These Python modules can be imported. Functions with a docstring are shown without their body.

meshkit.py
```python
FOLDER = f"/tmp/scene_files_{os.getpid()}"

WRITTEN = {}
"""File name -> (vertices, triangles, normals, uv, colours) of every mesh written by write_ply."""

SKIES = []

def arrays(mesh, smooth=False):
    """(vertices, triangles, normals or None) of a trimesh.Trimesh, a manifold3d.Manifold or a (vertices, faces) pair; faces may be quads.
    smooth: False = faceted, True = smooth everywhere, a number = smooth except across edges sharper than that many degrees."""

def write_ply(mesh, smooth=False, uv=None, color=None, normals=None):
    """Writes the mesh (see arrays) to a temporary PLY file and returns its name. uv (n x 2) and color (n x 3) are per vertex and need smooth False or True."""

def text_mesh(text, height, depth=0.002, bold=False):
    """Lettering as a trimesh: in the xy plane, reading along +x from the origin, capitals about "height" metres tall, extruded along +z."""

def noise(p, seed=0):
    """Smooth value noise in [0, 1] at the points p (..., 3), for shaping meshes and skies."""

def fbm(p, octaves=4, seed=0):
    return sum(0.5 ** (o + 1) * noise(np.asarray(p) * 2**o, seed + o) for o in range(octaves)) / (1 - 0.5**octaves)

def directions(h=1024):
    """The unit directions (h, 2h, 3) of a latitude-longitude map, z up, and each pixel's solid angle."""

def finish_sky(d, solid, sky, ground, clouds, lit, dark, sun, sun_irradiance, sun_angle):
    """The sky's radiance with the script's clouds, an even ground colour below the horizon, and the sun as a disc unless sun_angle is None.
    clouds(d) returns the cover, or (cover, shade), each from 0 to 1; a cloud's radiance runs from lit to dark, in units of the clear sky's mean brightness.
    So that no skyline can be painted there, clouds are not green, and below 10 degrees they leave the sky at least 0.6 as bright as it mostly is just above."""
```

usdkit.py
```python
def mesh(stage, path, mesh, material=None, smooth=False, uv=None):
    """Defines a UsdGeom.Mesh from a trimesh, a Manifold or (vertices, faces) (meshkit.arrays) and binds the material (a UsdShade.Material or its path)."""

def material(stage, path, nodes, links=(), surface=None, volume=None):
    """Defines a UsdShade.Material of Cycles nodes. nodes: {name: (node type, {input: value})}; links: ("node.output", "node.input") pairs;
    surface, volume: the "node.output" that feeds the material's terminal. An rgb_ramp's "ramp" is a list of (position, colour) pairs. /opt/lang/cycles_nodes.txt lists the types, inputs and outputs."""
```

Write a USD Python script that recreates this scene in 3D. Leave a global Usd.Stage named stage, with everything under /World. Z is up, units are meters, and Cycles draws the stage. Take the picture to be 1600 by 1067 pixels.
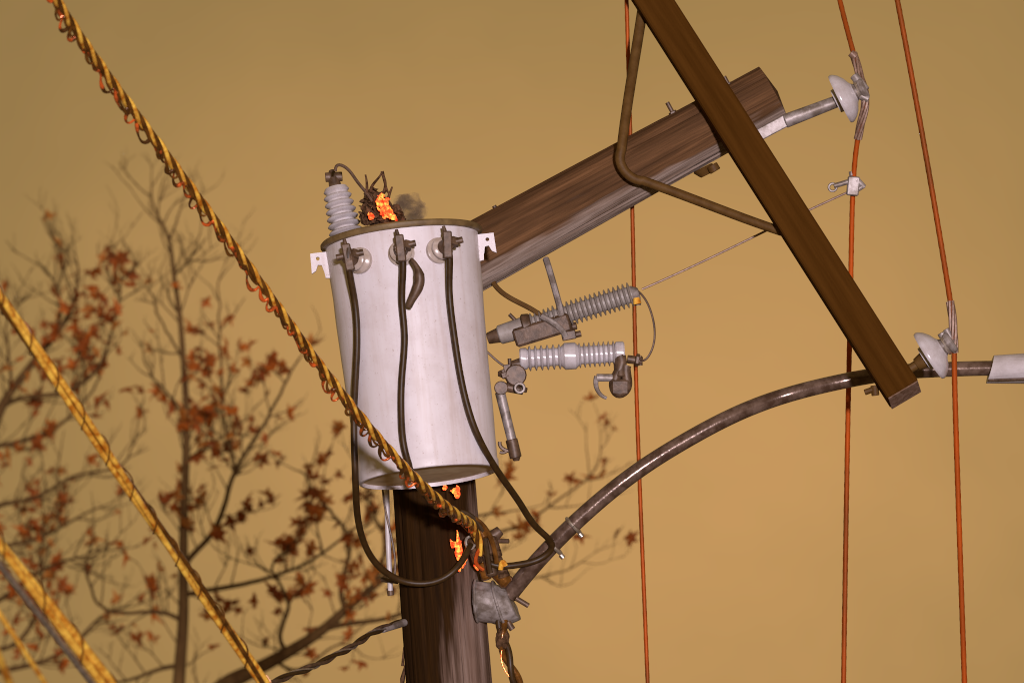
import math, random
import numpy as np
import trimesh
from scipy.interpolate import CubicSpline
from pxr import Usd, UsdGeom, UsdLux, UsdShade, Gf, Sdf
import usdkit, meshkit

stage = Usd.Stage.CreateInMemory()
UsdGeom.SetStageUpAxis(stage, UsdGeom.Tokens.z)
UsdGeom.SetStageMetersPerUnit(stage, 1.0)
UsdGeom.Xform.Define(stage, '/World')
UsdGeom.Scope.Define(stage, '/World/Looks')
rng = random.Random(7)
nrg = np.random.default_rng(7)

# ------------------------------------------------------------------ camera
D0 = 20.0                                   # distance of the pole, metres
K = 2.06e-3 / D0                            # tangent per pixel of a 1600 px wide picture
PITCH, ROLL = math.radians(3.9), math.radians(-4.4)
EYE = np.array([0.0, 0.0, 5.0])          # seen from a raised place, almost level with the tank
FWD = np.array([0, math.cos(PITCH), math.sin(PITCH)])
r0, u0 = np.array([1.0, 0, 0]), np.array([0, -math.sin(PITCH), math.cos(PITCH)])
RIGHT = math.cos(ROLL) * r0 + math.sin(ROLL) * u0
UP = -math.sin(ROLL) * r0 + math.cos(ROLL) * u0
CW = np.eye(4)                              # frame at the pole's distance: x right, y up, z towards the viewer
CW[:3, 0], CW[:3, 1], CW[:3, 2], CW[:3, 3] = RIGHT, UP, -FWD, EYE + FWD * D0
cam = UsdGeom.Camera.Define(stage, '/World/camera')
cm = CW.copy(); cm[:3, 3] = EYE
cam.AddTransformOp().Set(Gf.Matrix4d(*cm.T.ravel().tolist()))
F = 36.0 / (1600 * K)
cam.CreateHorizontalApertureAttr(36.0); cam.CreateVerticalApertureAttr(36.0 * 682 / 1024)
cam.CreateFocalLengthAttr(F); cam.CreateClippingRangeAttr(Gf.Vec2f(0.5, 5000))
cam.CreateFStopAttr(4.8); cam.CreateFocusDistanceAttr(19.6)
cam.CreateExposureAttr(0.0)

# ------------------------------------------------------------------ light
ELEV, AZ = math.radians(0.4), math.radians(5.5)       # level light from beside the viewer
TO_SUN = np.array([math.cos(ELEV) * math.sin(AZ), -math.cos(ELEV) * math.cos(AZ), math.sin(ELEV)])
sun = UsdLux.DistantLight.Define(stage, '/World/key_light')
sun.CreateIntensityAttr(1.05); sun.CreateAngleAttr(2.5); sun.CreateNormalizeAttr(True)
sun.CreateColorAttr(Gf.Vec3f(1.0, 0.89, 0.98))
zx = np.cross([0, 0, 1.0], TO_SUN); zx /= np.linalg.norm(zx)
sm = np.eye(4); sm[:3, 0], sm[:3, 1], sm[:3, 2] = zx, np.cross(TO_SUN, zx), TO_SUN
sun.AddTransformOp().Set(Gf.Matrix4d(*sm.T.ravel().tolist()))

# night sky: low cloud lit amber by the town, brightest behind the pole
GLOW = FWD + RIGHT * (230 * K) + UP * (-90 * K); GLOW /= np.linalg.norm(GLOW)
skymat = usdkit.material(stage, '/World/Looks/sky_look', {
    'sky': ('sky_texture', dict(sky_type='single_scattering', sun_disc=False, sun_elevation=ELEV, sun_rotation=math.atan2(TO_SUN[0], TO_SUN[1]))),
    'tc': ('texture_coordinate', {}),
    'dot': ('vector_math', dict(math_type='dot_product', vector2=GLOW)),
    'ac': ('math', dict(math_type='arccosine')),
    'lobe': ('map_range', dict(range_type='smoothstep', from_min=0.0, from_max=math.radians(8.5), to_min=0.70, to_max=0.0, clamp=True)),
    'n': ('noise_texture', dict(scale=10.0, detail=6.0, roughness=0.6, distortion=0.4)),
    'nm': ('map_range', dict(from_min=0.3, from_max=0.7, to_min=-0.14, to_max=0.14)),
    'sx': ('separate_xyz', {}),
    'low': ('map_range', dict(from_min=0.0, from_max=0.26, to_min=0.30, to_max=0.0, clamp=True)),      # the town's glow, towards the horizon all round
    'sum0': ('math', dict(math_type='add')),
    'sum': ('math', dict(math_type='add', use_clamp=True)),
    'ramp': ('rgb_ramp', dict(ramp=[(0.0, (0.210, 0.142, 0.052)), (0.5, (0.345, 0.212, 0.074)), (1.0, (0.53, 0.298, 0.106))])),
    'gain': ('mix', dict(mix_type='multiply', fac=1.0, color2=(10.9, 10.7, 10.6))),
    'mix': ('mix', dict(mix_type='mix', fac=0.985)),
    'bg': ('background_shader', dict(strength=0.1)),
}, [('tc.generated', 'dot.vector1'), ('dot.value', 'ac.value1'), ('ac.value', 'lobe.value'), ('tc.generated', 'n.vector'), ('n.fac', 'nm.value'),
    ('tc.generated', 'sx.vector'), ('sx.z', 'low.value'), ('lobe.result', 'sum0.value1'), ('low.result', 'sum0.value2'), ('sum0.value', 'sum.value1'), ('nm.result', 'sum.value2'), ('sum.value', 'ramp.fac'), ('ramp.color', 'gain.color1'),
    ('sky.color', 'mix.color1'), ('gain.color', 'mix.color2'), ('mix.color', 'bg.color')], surface='bg.background')
dome = UsdLux.DomeLight.Define(stage, '/World/sky')
UsdShade.MaterialBindingAPI.Apply(dome.GetPrim()).Bind(skymat)
dome.GetPrim().SetCustomDataByKey('kind', 'structure')
dome.GetPrim().SetCustomDataByKey('label', 'amber night sky of low lit cloud')

# ------------------------------------------------------------------ materials
def mat(name, nodes, links, surface='p.BSDF', volume=None):
    return usdkit.material(stage, '/World/Looks/' + name, nodes, links, surface=surface, volume=volume)

def plain(name, c1, c2, rough=0.5, scale=30.0, metal=0.0, bump=0.0, stretch=(1, 1, 1), spec=0.5, pos=(0.35, 0.65), r2=None):
    nodes = {'tc': ('texture_coordinate', {}), 'm': ('mapping', dict(scale=stretch)),
             'n': ('noise_texture', dict(scale=scale, detail=4.0, roughness=0.6)),
             'r': ('rgb_ramp', dict(ramp=[(pos[0], c1), (pos[1], c2)])),
             'rr': ('map_range', dict(from_min=0.3, from_max=0.7, to_min=rough, to_max=rough if r2 is None else r2)),
             'p': ('principled_bsdf', dict(metallic=metal, specular_ior_level=spec))}
    links = [('tc.object', 'm.vector'), ('m.vector', 'n.vector'), ('n.fac', 'r.fac'), ('r.color', 'p.base_color'), ('n.fac', 'rr.value'), ('rr.result', 'p.roughness')]
    if bump:
        nodes['b'] = ('bump', dict(strength=0.6, distance=bump))
        links += [('n.fac', 'b.height'), ('b.normal', 'p.normal')]
    return mat(name, nodes, links)

def wood(name, dark, mid, light, char_shade=None, spec=0.08):
    """grain along the object's z"""
    nodes = {'tc': ('texture_coordinate', {}),
             'm': ('mapping', dict(scale=(1.0, 1.0, 0.035))), 'n': ('noise_texture', dict(scale=120.0, detail=5.0, roughness=0.65)),
             'm2': ('mapping', dict(scale=(1.0, 1.0, 0.10))), 'n2': ('noise_texture', dict(scale=22.0, detail=3.0, roughness=0.6)),
             'm3': ('mapping', dict(scale=(1.0, 1.0, 0.012))), 'n3': ('noise_texture', dict(scale=260.0, detail=2.0)),
             'f': ('mix_float', dict(fac=0.5)),
             'r': ('rgb_ramp', dict(ramp=[(0.34, dark), (0.5, mid), (0.66, light)])),
             'r3': ('rgb_ramp', dict(ramp=[(0.62, (1, 1, 1)), (0.68, (0.25, 0.22, 0.2))])),
             'mm': ('mix', dict(mix_type='multiply', fac=0.9)),
             'b': ('bump', dict(strength=0.8, distance=0.004)),
             'p': ('principled_bsdf', dict(roughness=0.85, specular_ior_level=spec))}
    links = [('tc.object', 'm.vector'), ('m.vector', 'n.vector'), ('tc.object', 'm2.vector'), ('m2.vector', 'n2.vector'), ('tc.object', 'm3.vector'), ('m3.vector', 'n3.vector'),
             ('n.fac', 'f.a'), ('n2.fac', 'f.b'), ('f.result', 'r.fac'), ('r.color', 'mm.color1'), ('n3.fac', 'r3.fac'), ('r3.color', 'mm.color2'),
             ('n.fac', 'b.height'), ('b.normal', 'p.normal')]
    out = 'mm.color'
    if char_shade:
        # burnt wood and painted side shade: from char[1] upwards along the shaft and on the side char[2], ragged by noise
        nodes.update({'dotc': ('vector_math', dict(math_type='dot_product', vector2=char_shade[2])), 'addn': ('math', dict(math_type='multiply_add', value2=char_shade[3])),
                      'cm': ('map_range', dict(range_type='smoothstep', from_min=char_shade[4], from_max=char_shade[5], to_min=0.0, to_max=1.0, clamp=True)),
                      'cr': ('rgb_ramp', dict(ramp=[(0.34, [0.55 * c for c in char_shade[0]]), (0.5, char_shade[0]), (0.64, [min(1, 1.7 * c) for c in char_shade[0]])])),
                      'cx': ('mix', {})})
        links += [('tc.object', 'dotc.vector1'), ('n2.fac', 'addn.value1'), ('dotc.value', 'addn.value3'), ('addn.value', 'cm.value'), ('cm.result', 'cx.fac'), (out, 'cx.color1'), ('f.result', 'cr.fac'), ('cr.color', 'cx.color2')]
        out = 'cx.color'
    links.append((out, 'p.base_color'))
    return mat(name, nodes, links)

M = {}
M['tank'] = None
nodes = {'tc': ('texture_coordinate', {}),
         'm': ('mapping', dict(scale=(1, 1, 0.06))), 'n': ('noise_texture', dict(scale=38.0, detail=4.0, roughness=0.55)),
         'n2': ('noise_texture', dict(scale=9.0, detail=5.0, roughness=0.65)),
         'n3': ('noise_texture', dict(scale=160.0, detail=2.0)),
         'r': ('rgb_ramp', dict(ramp=[(0.28, (0.57, 0.49, 0.47)), (0.48, (0.645, 0.585, 0.595)), (0.7, (0.67, 0.615, 0.63))])),
         'r2': ('rgb_ramp', dict(ramp=[(0.3, (0.86, 0.82, 0.79)), (0.55, (1, 1, 1))])),
         'r3': ('rgb_ramp', dict(ramp=[(0.66, (1, 1, 1)), (0.76, (0.62, 0.52, 0.44))])),
         'mx': ('mix', dict(mix_type='multiply', fac=0.8)), 'mx2': ('mix', dict(mix_type='multiply', fac=0.8)),
         'b': ('bump', dict(strength=0.15, distance=0.004)),
         'p': ('principled_bsdf', dict(roughness=0.42, specular_ior_level=0.35))}
M['tank'] = mat('tank_paint', nodes, [('tc.object', 'm.vector'), ('m.vector', 'n.vector'), ('tc.object', 'n2.vector'), ('tc.object', 'n3.vector'), ('n.fac', 'r.fac'), ('n2.fac', 'r2.fac'), ('n3.fac', 'r3.fac'),
    ('r.color', 'mx.color1'), ('r2.color', 'mx.color2'), ('mx.color', 'mx2.color1'), ('r3.color', 'mx2.color2'), ('mx2.color', 'p.base_color'), ('n2.fac', 'b.height'), ('b.normal', 'p.normal')])
M['porcelain'] = plain('porcelain', (0.42, 0.37, 0.36), (0.53, 0.49, 0.50), 0.22, 25, spec=0.6)
M['lv_porcelain'] = plain('stained_porcelain', (0.34, 0.26, 0.20), (0.46, 0.38, 0.33), 0.25, 30, spec=0.6)
M['polymer'] = plain('grey_polymer', (0.24, 0.20, 0.17), (0.33, 0.29, 0.26), 0.35, 30)
M['rim'] = plain('rim_band', (0.10, 0.058, 0.018), (0.19, 0.12, 0.045), 0.6, 22, bump=0.002)
M['tan'] = plain('tan_plate', (0.62, 0.46, 0.26), (0.80, 0.64, 0.42), 0.7, 18)
M['iron'] = plain('dark_iron', (0.055, 0.029, 0.013), (0.13, 0.075, 0.042), 0.5, 40, metal=0.15, bump=0.002)
M['galv'] = plain('galvanised_steel', (0.16, 0.125, 0.10), (0.33, 0.285, 0.265), 0.5, 26, metal=0.3, bump=0.003, pos=(0.4, 0.6))
M['armor'] = plain('armour_rod', (0.14, 0.075, 0.045), (0.26, 0.16, 0.11), 0.5, 90, metal=0.2, stretch=(1, 1, 1))
M['arm'] = plain('arm_paint', (0.085, 0.048, 0.030), (0.19, 0.125, 0.092), 0.22, 30, metal=0.35, bump=0.002, pos=(0.4, 0.66))
M['rubber'] = plain('black_rubber', (0.030, 0.014, 0.003), (0.050, 0.025, 0.006), 0.45, 40, spec=0.3)
M['orange_lit'] = plain('orange_lit_wire', (0.13, 0.043, 0.008), (0.46, 0.078, 0.007), 0.5, 2.2, metal=0.2, spec=0.15, pos=(0.3, 0.7))  # orange light on the line wires, painted into their colour
M['amber_lit'] = plain('amber_lit_strand', (0.46, 0.14, 0.008), (1.0, 0.62, 0.085), 0.16, 34, metal=0.0, spec=1.0, pos=(0.36, 0.66))  # orange light and yellow glints on the cables, painted as base colour
M['bare'] = plain('bare_strand', (0.42, 0.36, 0.30), (0.7, 0.62, 0.55), 0.4, 60, metal=0.9, bump=0.002)
M['brownjacket'] = plain('brown_jacket', (0.09, 0.034, 0.006), (0.24, 0.095, 0.016), 0.24, 35, metal=0.4, bump=0.003)
M['redwire'] = plain('red_copper_wire', (0.60, 0.09, 0.015), (0.95, 0.20, 0.04), 0.25, 40, metal=0.6, bump=0.002)
M['slackwire'] = plain('slack_wire', (0.10, 0.040, 0.010), (0.95, 0.17, 0.03), 0.2, 16, metal=0.4, pos=(0.47, 0.60))  # red patches are glints painted on a brown wire
M['crossarm'] = plain('creosote_wood', (0.050, 0.0185, 0.0016), (0.072, 0.028, 0.0035), 0.9, 40, stretch=(1, 1, 0.05), bump=0.002, spec=0.05)
M['end_grain'] = plain('end_grain_wood', (0.12, 0.065, 0.035), (0.22, 0.14, 0.10), 0.9, 60, bump=0.003, spec=0.1)
M['brace'] = plain('brace_steel', (0.075, 0.034, 0.006), (0.11, 0.055, 0.013), 0.6, 30, metal=0.0, spec=0.2)
M['char_shade'] = plain('charred', (0.030, 0.014, 0.005), (0.13, 0.070, 0.035), 0.9, 70, bump=0.004, spec=0.1)
M['lamp_shell'] = plain('lamp_shell', (0.44, 0.39, 0.38), (0.54, 0.49, 0.49), 0.4, 20)
M['lens'] = plain('lamp_lens', (0.45, 0.40, 0.36), (0.6, 0.56, 0.5), 0.15, 20)
M['bark'] = plain('bark', (0.055, 0.026, 0.006), (0.10, 0.052, 0.014), 0.9, 30, stretch=(1, 1, 0.2), bump=0.004, spec=0.2)
M['ground'] = plain('ground_paving', (0.30, 0.27, 0.22), (0.40, 0.36, 0.30), 0.95, 1.5, bump=0.02, spec=0.2)
for i, (a, b) in enumerate([((0.30, 0.066, 0.006), (0.44, 0.115, 0.012)), ((0.20, 0.045, 0.005), (0.32, 0.075, 0.009)), ((0.30, 0.095, 0.012), (0.42, 0.15, 0.022))]):
    M['leaf%d' % i] = mat('dry_leaf_%s' % 'abc'[i], {'tc': ('texture_coordinate', {}), 'n': ('noise_texture', dict(scale=25.0, detail=3.0)), 'r': ('rgb_ramp', dict(ramp=[(0.35, a), (0.65, b)])),
        'd': ('principled_bsdf', dict(roughness=0.7, specular_ior_level=0.2)), 't': ('translucent_bsdf', {}), 'mx': ('mix_closure', dict(fac=0.4))},
        [('tc.object', 'n.vector'), ('n.fac', 'r.fac'), ('r.color', 'd.base_color'), ('r.color', 't.color'), ('d.BSDF', 'mx.closure1'), ('t.BSDF', 'mx.closure2')], surface='mx.closure')
def flame_mat(name, lo, hi, scale, s):
    return mat(name, {'g': ('geometry', {}), 'n': ('noise_texture', dict(scale=scale, detail=3.0, roughness=0.6)), 'n2': ('noise_texture', dict(scale=scale * 1.7, detail=2.0)),
        'r': ('rgb_ramp', dict(ramp=[(0.34, lo), (0.50, (1.0, 0.085, 0.022)), (0.64, hi)])), 'e': ('emission', dict(strength=s)), 't': ('transparent_bsdf', {}),
        'lw': ('layer_weight', dict(blend=0.35)), 'iv': ('map_range', dict(from_min=0.25, from_max=0.95, to_min=1.0, to_max=0.0, clamp=True)),
        'cut': ('map_range', dict(from_min=0.30, from_max=0.50, to_min=0.35, to_max=1.0, clamp=True)), 'a': ('math', dict(math_type='multiply')), 'mx': ('mix_closure', {})},
        [('g.position', 'n.vector'), ('g.position', 'n2.vector'), ('n.fac', 'r.fac'), ('r.color', 'e.color'), ('lw.facing', 'iv.value'), ('n2.fac', 'cut.value'),
         ('cut.result', 'a.value1'), ('iv.result', 'a.value2'), ('a.value', 'mx.fac'), ('t.BSDF', 'mx.closure1'), ('e.emission', 'mx.closure2')], surface='mx.closure')
M['flame'] = flame_mat('flame', (0.55, 0.015, 0.004), (1.0, 0.46, 0.07), 75.0, 2.2)
M['ember'] = flame_mat('ember', (0.35, 0.012, 0.002), (1.0, 0.35, 0.06), 70.0, 1.3)
M['smoke'] = mat('smoke', {'tc': ('geometry', {}), 'n': ('noise_texture', dict(scale=20.0, detail=5.0, roughness=0.7)),
    'd': ('map_range', dict(from_min=0.40, from_max=0.66, to_min=0.0, to_max=60.0, clamp=True)),
    'v': ('principled_volume', dict(color=(0.52, 0.38, 0.27)))}, [('tc.position', 'n.vector'), ('n.fac', 'd.value'), ('d.result', 'v.density')], surface=None, volume='v.volume')

# ------------------------------------------------------------------ helpers
used = {}
def free(parent, name):
    n = used.get((parent, name), 0); used[(parent, name)] = n + 1
    return parent + '/' + (name if n == 0 else '%s_%03d' % (name, n))

def q(x, y, z=0.0):
    """picture position (1600 px wide) at z metres nearer than the pole -> point of the work frame"""
    return np.array([(x - 800) * K * (D0 - z), -(y - 533.5) * K * (D0 - z), z])
def w(p):
    return np.asarray(p) @ CW[:3, :3].T + CW[:3, 3]
def px(n, z=0.0):
    return n * K * (D0 - z)

class Thing:
    def __init__(self, name, label, cat, base=None, frame=None, group=None, kind=None):
        self.path = free('/World', name)
        x = UsdGeom.Xform.Define(stage, self.path)
        self.Mx = np.eye(4)
        if frame is not None: self.Mx = frame
        elif base is not None: self.Mx[:3, 3] = base
        x.AddTransformOp().Set(Gf.Matrix4d(*self.Mx.T.ravel().tolist()))
        self.inv = np.linalg.inv(self.Mx)
        p = x.GetPrim()
        for k, v in (('label', label), ('category', cat), ('group', group), ('kind', kind)):
            if v: p.SetCustomDataByKey(k, v)
    def part(self, name, mesh, m, space='work', smooth=40, parent=None, label=None, kind=None):
        """space: work = the work frame, world, or local"""
        if isinstance(mesh, trimesh.Trimesh): v, f = mesh.vertices, mesh.faces
        else: v, f = mesh
        v = np.asarray(v, float)
        if space == 'work': v = w(v)
        if space != 'local': v = v @ self.inv[:3, :3].T + self.inv[:3, 3]
        path = free(parent or self.path, name)
        pr = usdkit.mesh(stage, path, (v, np.asarray(f)), M[m] if isinstance(m, str) else m, smooth=smooth).GetPrim()
        if label: pr.SetCustomDataByKey('label', label)
        if kind: pr.SetCustomDataByKey('kind', kind)
        return path

def join(ms):
    vs, fs, n = [], [], 0
    for m in ms:
        v, f = (m.vertices, m.faces) if isinstance(m, trimesh.Trimesh) else m
        f = np.asarray(f)
        if f.shape[1] == 4: f = np.vstack([f[:, [0, 1, 2]], f[:, [0, 2, 3]]])
        vs.append(np.asarray(v, float)); fs.append(f + n); n += len(v)
    return np.vstack(vs), np.vstack(fs)

def spl(pts, n=60):
    p = np.asarray(pts, float)
    t = np.r_[0, np.cumsum(np.linalg.norm(np.diff(p, axis=0), axis=1))]
    if len(p) < 3: return np.array([p[0] + (p[-1] - p[0]) * s for s in np.linspace(0, 1, n)])
    return CubicSpline(t, p)(np.linspace(0, t[-1], n))

def rmf(p):
    """tangents and a twist-free frame along a polyline"""
    t = np.gradient(p, axis=0); t /= np.linalg.norm(t, axis=1, keepdims=True) + 1e-12
    a = np.cross(t[0], [0, 0, 1.0] if abs(t[0][2]) < 0.9 else [1.0, 0, 0]); a /= np.linalg.norm(a)
    A = [a]
    for i in range(1, len(p)):
        a = A[-1] - t[i] * (A[-1] @ t[i]); A.append(a / np.linalg.norm(a))
    A = np.array(A)
    return t, A, np.cross(t, A)

def tube(pts, r, sides=10, cap=True, flat=None):
    p = np.asarray(pts, float); n = len(p)
    t, A, B = rmf(p)
    r = np.broadcast_to(r, (n,))
    ang = np.arange(sides) * 2 * np.pi / sides
    ca, sa = np.cos(ang), np.sin(ang) * (flat or 1.0)
    v = (p[:, None] + r[:, None, None] * (ca[None, :, None] * A[:, None] + sa[None, :, None] * B[:, None])).reshape(-1, 3)
    i, j = np.meshgrid(np.arange(n - 1), np.arange(sides), indexing='ij')
    a, b, c, d = i * sides + j, i * sides + (j + 1) % sides, (i + 1) * sides + (j + 1) % sides, (i + 1) * sides + j
    f = np.vstack([np.stack([a, b, c], -1).reshape(-1, 3), np.stack([a, c, d], -1).reshape(-1, 3)])
    if cap:
        v = np.vstack([v, p[0], p[-1]]); k = n * sides
        jj = np.arange(sides)
        f = np.vstack([f, np.stack([np.full(sides, k), (jj + 1) % sides, jj], -1), np.stack([np.full(sides, k + 1), (n - 1) * sides + jj, (n - 1) * sides + (jj + 1) % sides], -1)])
    return v, f

def unit(v): v = np.asarray(v, float); return v / np.linalg.norm(v)
def frame(o, z, xh=(1, 0, 0)):
    z = unit(z); x = np.asarray(xh, float); x = x - z * (x @ z)
    if np.linalg.norm(x) < 1e-3: x = np.cross([0, 1.0, 0], z)
    x = unit(x)
    m = np.eye(4); m[:3, 0], m[:3, 1], m[:3, 2], m[:3, 3] = x, np.cross(z, x), z, o
    return m
def at(m, mesh):
    v, f = (mesh.vertices, mesh.faces) if isinstance(mesh, trimesh.Trimesh) else mesh
    return np.asarray(v) @ m[:3, :3].T + m[:3, 3], f

def lathe(prof, n=40, closed=False):
    """prof: (r, z) points"""
    prof = np.asarray(prof, float); k = len(prof)
    ang = np.arange(n) * 2 * np.pi / n
    v = np.stack([prof[:, None, 0] * np.cos(ang), prof[:, None, 0] * np.sin(ang), np.repeat(prof[:, 1:2], n, 1)], -1).reshape(-1, 3)
    kk = k if closed else k - 1
    i, j = np.meshgrid(np.arange(kk), np.arange(n), indexing='ij')
    i2 = (i + 1) % k
    a, b, c, d = i * n + j, i * n + (j + 1) % n, i2 * n + (j + 1) % n, i2 * n + j
    return v, np.vstack([np.stack([a, b, c], -1).reshape(-1, 3), np.stack([a, c, d], -1).reshape(-1, 3)])

def cbox(sx, sy, sz, c=None):
    c = c if c is not None else min(sx, sy, sz) * 0.12
    pts = []
    for a in (-1, 1):
        for b in (-1, 1):
            for d in (-1, 1):
                pts += [(a * (sx / 2 - c), b * (sy / 2 - c), d * sz / 2), (a * (sx / 2 - c), b * sy / 2, d * (sz / 2 - c)), (a * sx / 2, b * (sy / 2 - c), d * (sz / 2 - c))]
    return trimesh.convex.convex_hull(np.array(pts))
def cyl(p0, p1, r, r1=None, sides=16, c=0.12):
    p0, p1 = np.asarray(p0, float), np.asarray(p1, float); L = np.linalg.norm(p1 - p0); r1 = r if r1 is None else r1
    e = min(c * r, L * 0.2)
    return tube([p0, p0 + (p1 - p0) * (e / L), p1 - (p1 - p0) * (e / L), p1], [r - e, r, r1, r1 - e], sides)
def blob(c, rad, seed, amp=0.35, freq=2.2, sub=3, stretch=(1, 1, 1)):
    m = trimesh.creation.icosphere(sub, 1.0)
    n = meshkit.fbm(m.vertices * freq + seed * 7.3 + 50, 3, seed)
    v = m.vertices * (1 + amp * (n[:, None] - 0.5) * 2) * np.asarray(stretch) * rad + c
    return v, m.faces

# ------------------------------------------------------------------ ground
S = 1500.0; N = 60
g = np.sign(np.linspace(-1, 1, N)) * np.abs(np.linspace(-1, 1, N)) ** 2.2 * S
X, Y = np.meshgrid(g, g, indexing='ij')
Z = (meshkit.noise(np.stack([X / 9, Y / 9, X * 0], -1), 3) - 1.0) * 0.12 * (np.hypot(X, Y - 20) > 3)
i, j = np.meshgrid(np.arange(N - 1), np.arange(N - 1), indexing='ij')
gf = np.stack([i * N + j, (i + 1) * N + j, (i + 1) * N + j + 1, i * N + j + 1], -1).reshape(-1, 4)
gp = usdkit.mesh(stage, '/World/ground', (np.stack([X, Y, Z], -1).reshape(-1, 3), gf), M['ground'], smooth=True).GetPrim()
gp.SetCustomDataByKey('kind', 'structure'); gp.SetCustomDataByKey('label', 'pale dusty ground under the pole and trees')

# ------------------------------------------------------------------ utility pole (the standing stump)
UPV = CW[:3, :3].T @ np.array([0, 0, 1.0])                       # world up in the work frame
anchor = w(q(692, 940, 0.0))
def up_from(h): return np.array([anchor[0], anchor[1], h])
def pix(p):
    d = np.asarray(p, float) - EYE; c = d @ CW[:3, :3]
    return 800 + c[0] / -c[2] / K, 533.5 - c[1] / -c[2] / K
h_top = anchor[2]
while pix(up_from(h_top))[1] > 485: h_top += 0.01

def wood_shaft(L, rfun, seed, na=150, nl=220, grooves=1.0, ragged=0.0):
    """round timber along local z from 0 to L, with drying cracks; ragged: splintered top"""
    a = np.linspace(0, 2 * np.pi, na, endpoint=False); h = np.linspace(0, L, nl)
    A, H = np.meshgrid(a, h, indexing='ij')
    P = np.stack([np.cos(A) * 7, np.sin(A) * 7, H * 0.55], -1)
    crack = np.clip(meshkit.fbm(np.stack([np.cos(A) * 13, np.sin(A) * 13, H * 0.8], -1) + seed, 3, seed) - 0.60, 0, 1)
    r = rfun(H) + 0.004 * (meshkit.fbm(P + seed, 3, seed + 1) - 0.5) * 2 - grooves * 0.06 * crack
    r += 0.0025 * (meshkit.fbm(np.stack([np.cos(A) * 26, np.sin(A) * 26, H * 1.6], -1) + seed, 2, seed + 5) - 0.5)
    HH = H.copy()
    if ragged:
        k = meshkit.noise(np.stack([np.cos(A) * 5, np.sin(A) * 5, A * 0], -1) + 9, seed)
        HH += ragged * (k - 0.5) * 2 * np.clip((H - L + 0.4) / 0.4, 0, 1)
    v = np.stack([r * np.cos(A), r * np.sin(A), HH], -1).reshape(-1, 3)
    i, j = np.meshgrid(np.arange(na), np.arange(nl - 1), indexing='ij'); i2 = (i + 1) % na
    f = np.stack([i * nl + j, i2 * nl + j, i2 * nl + j + 1, i * nl + j + 1], -1).reshape(-1, 4)
    f = np.vstack([f[:, [0, 1, 2]], f[:, [0, 2, 3]]])
    n = len(v); ii = np.arange(na); i3 = (ii + 1) % na
    top = np.array([0, 0, HH[:, -1].mean() + 0.004])
    v = np.vstack([v, [0, 0, 0], top])
    f = np.vstack([f, np.stack([np.full(na, n), i3 * nl, ii * nl], -1), np.stack([np.full(na, n + 1), ii * nl + nl - 1, i3 * nl + nl - 1], -1)])
    return v, f

pole_frame = np.eye(4); pole_frame[:3, 3] = [anchor[0], anchor[1], -0.02]
wl = np.linalg.inv(pole_frame)
bx = unit([RIGHT[0], RIGHT[1], 0]); hz = anchor[2]
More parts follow.
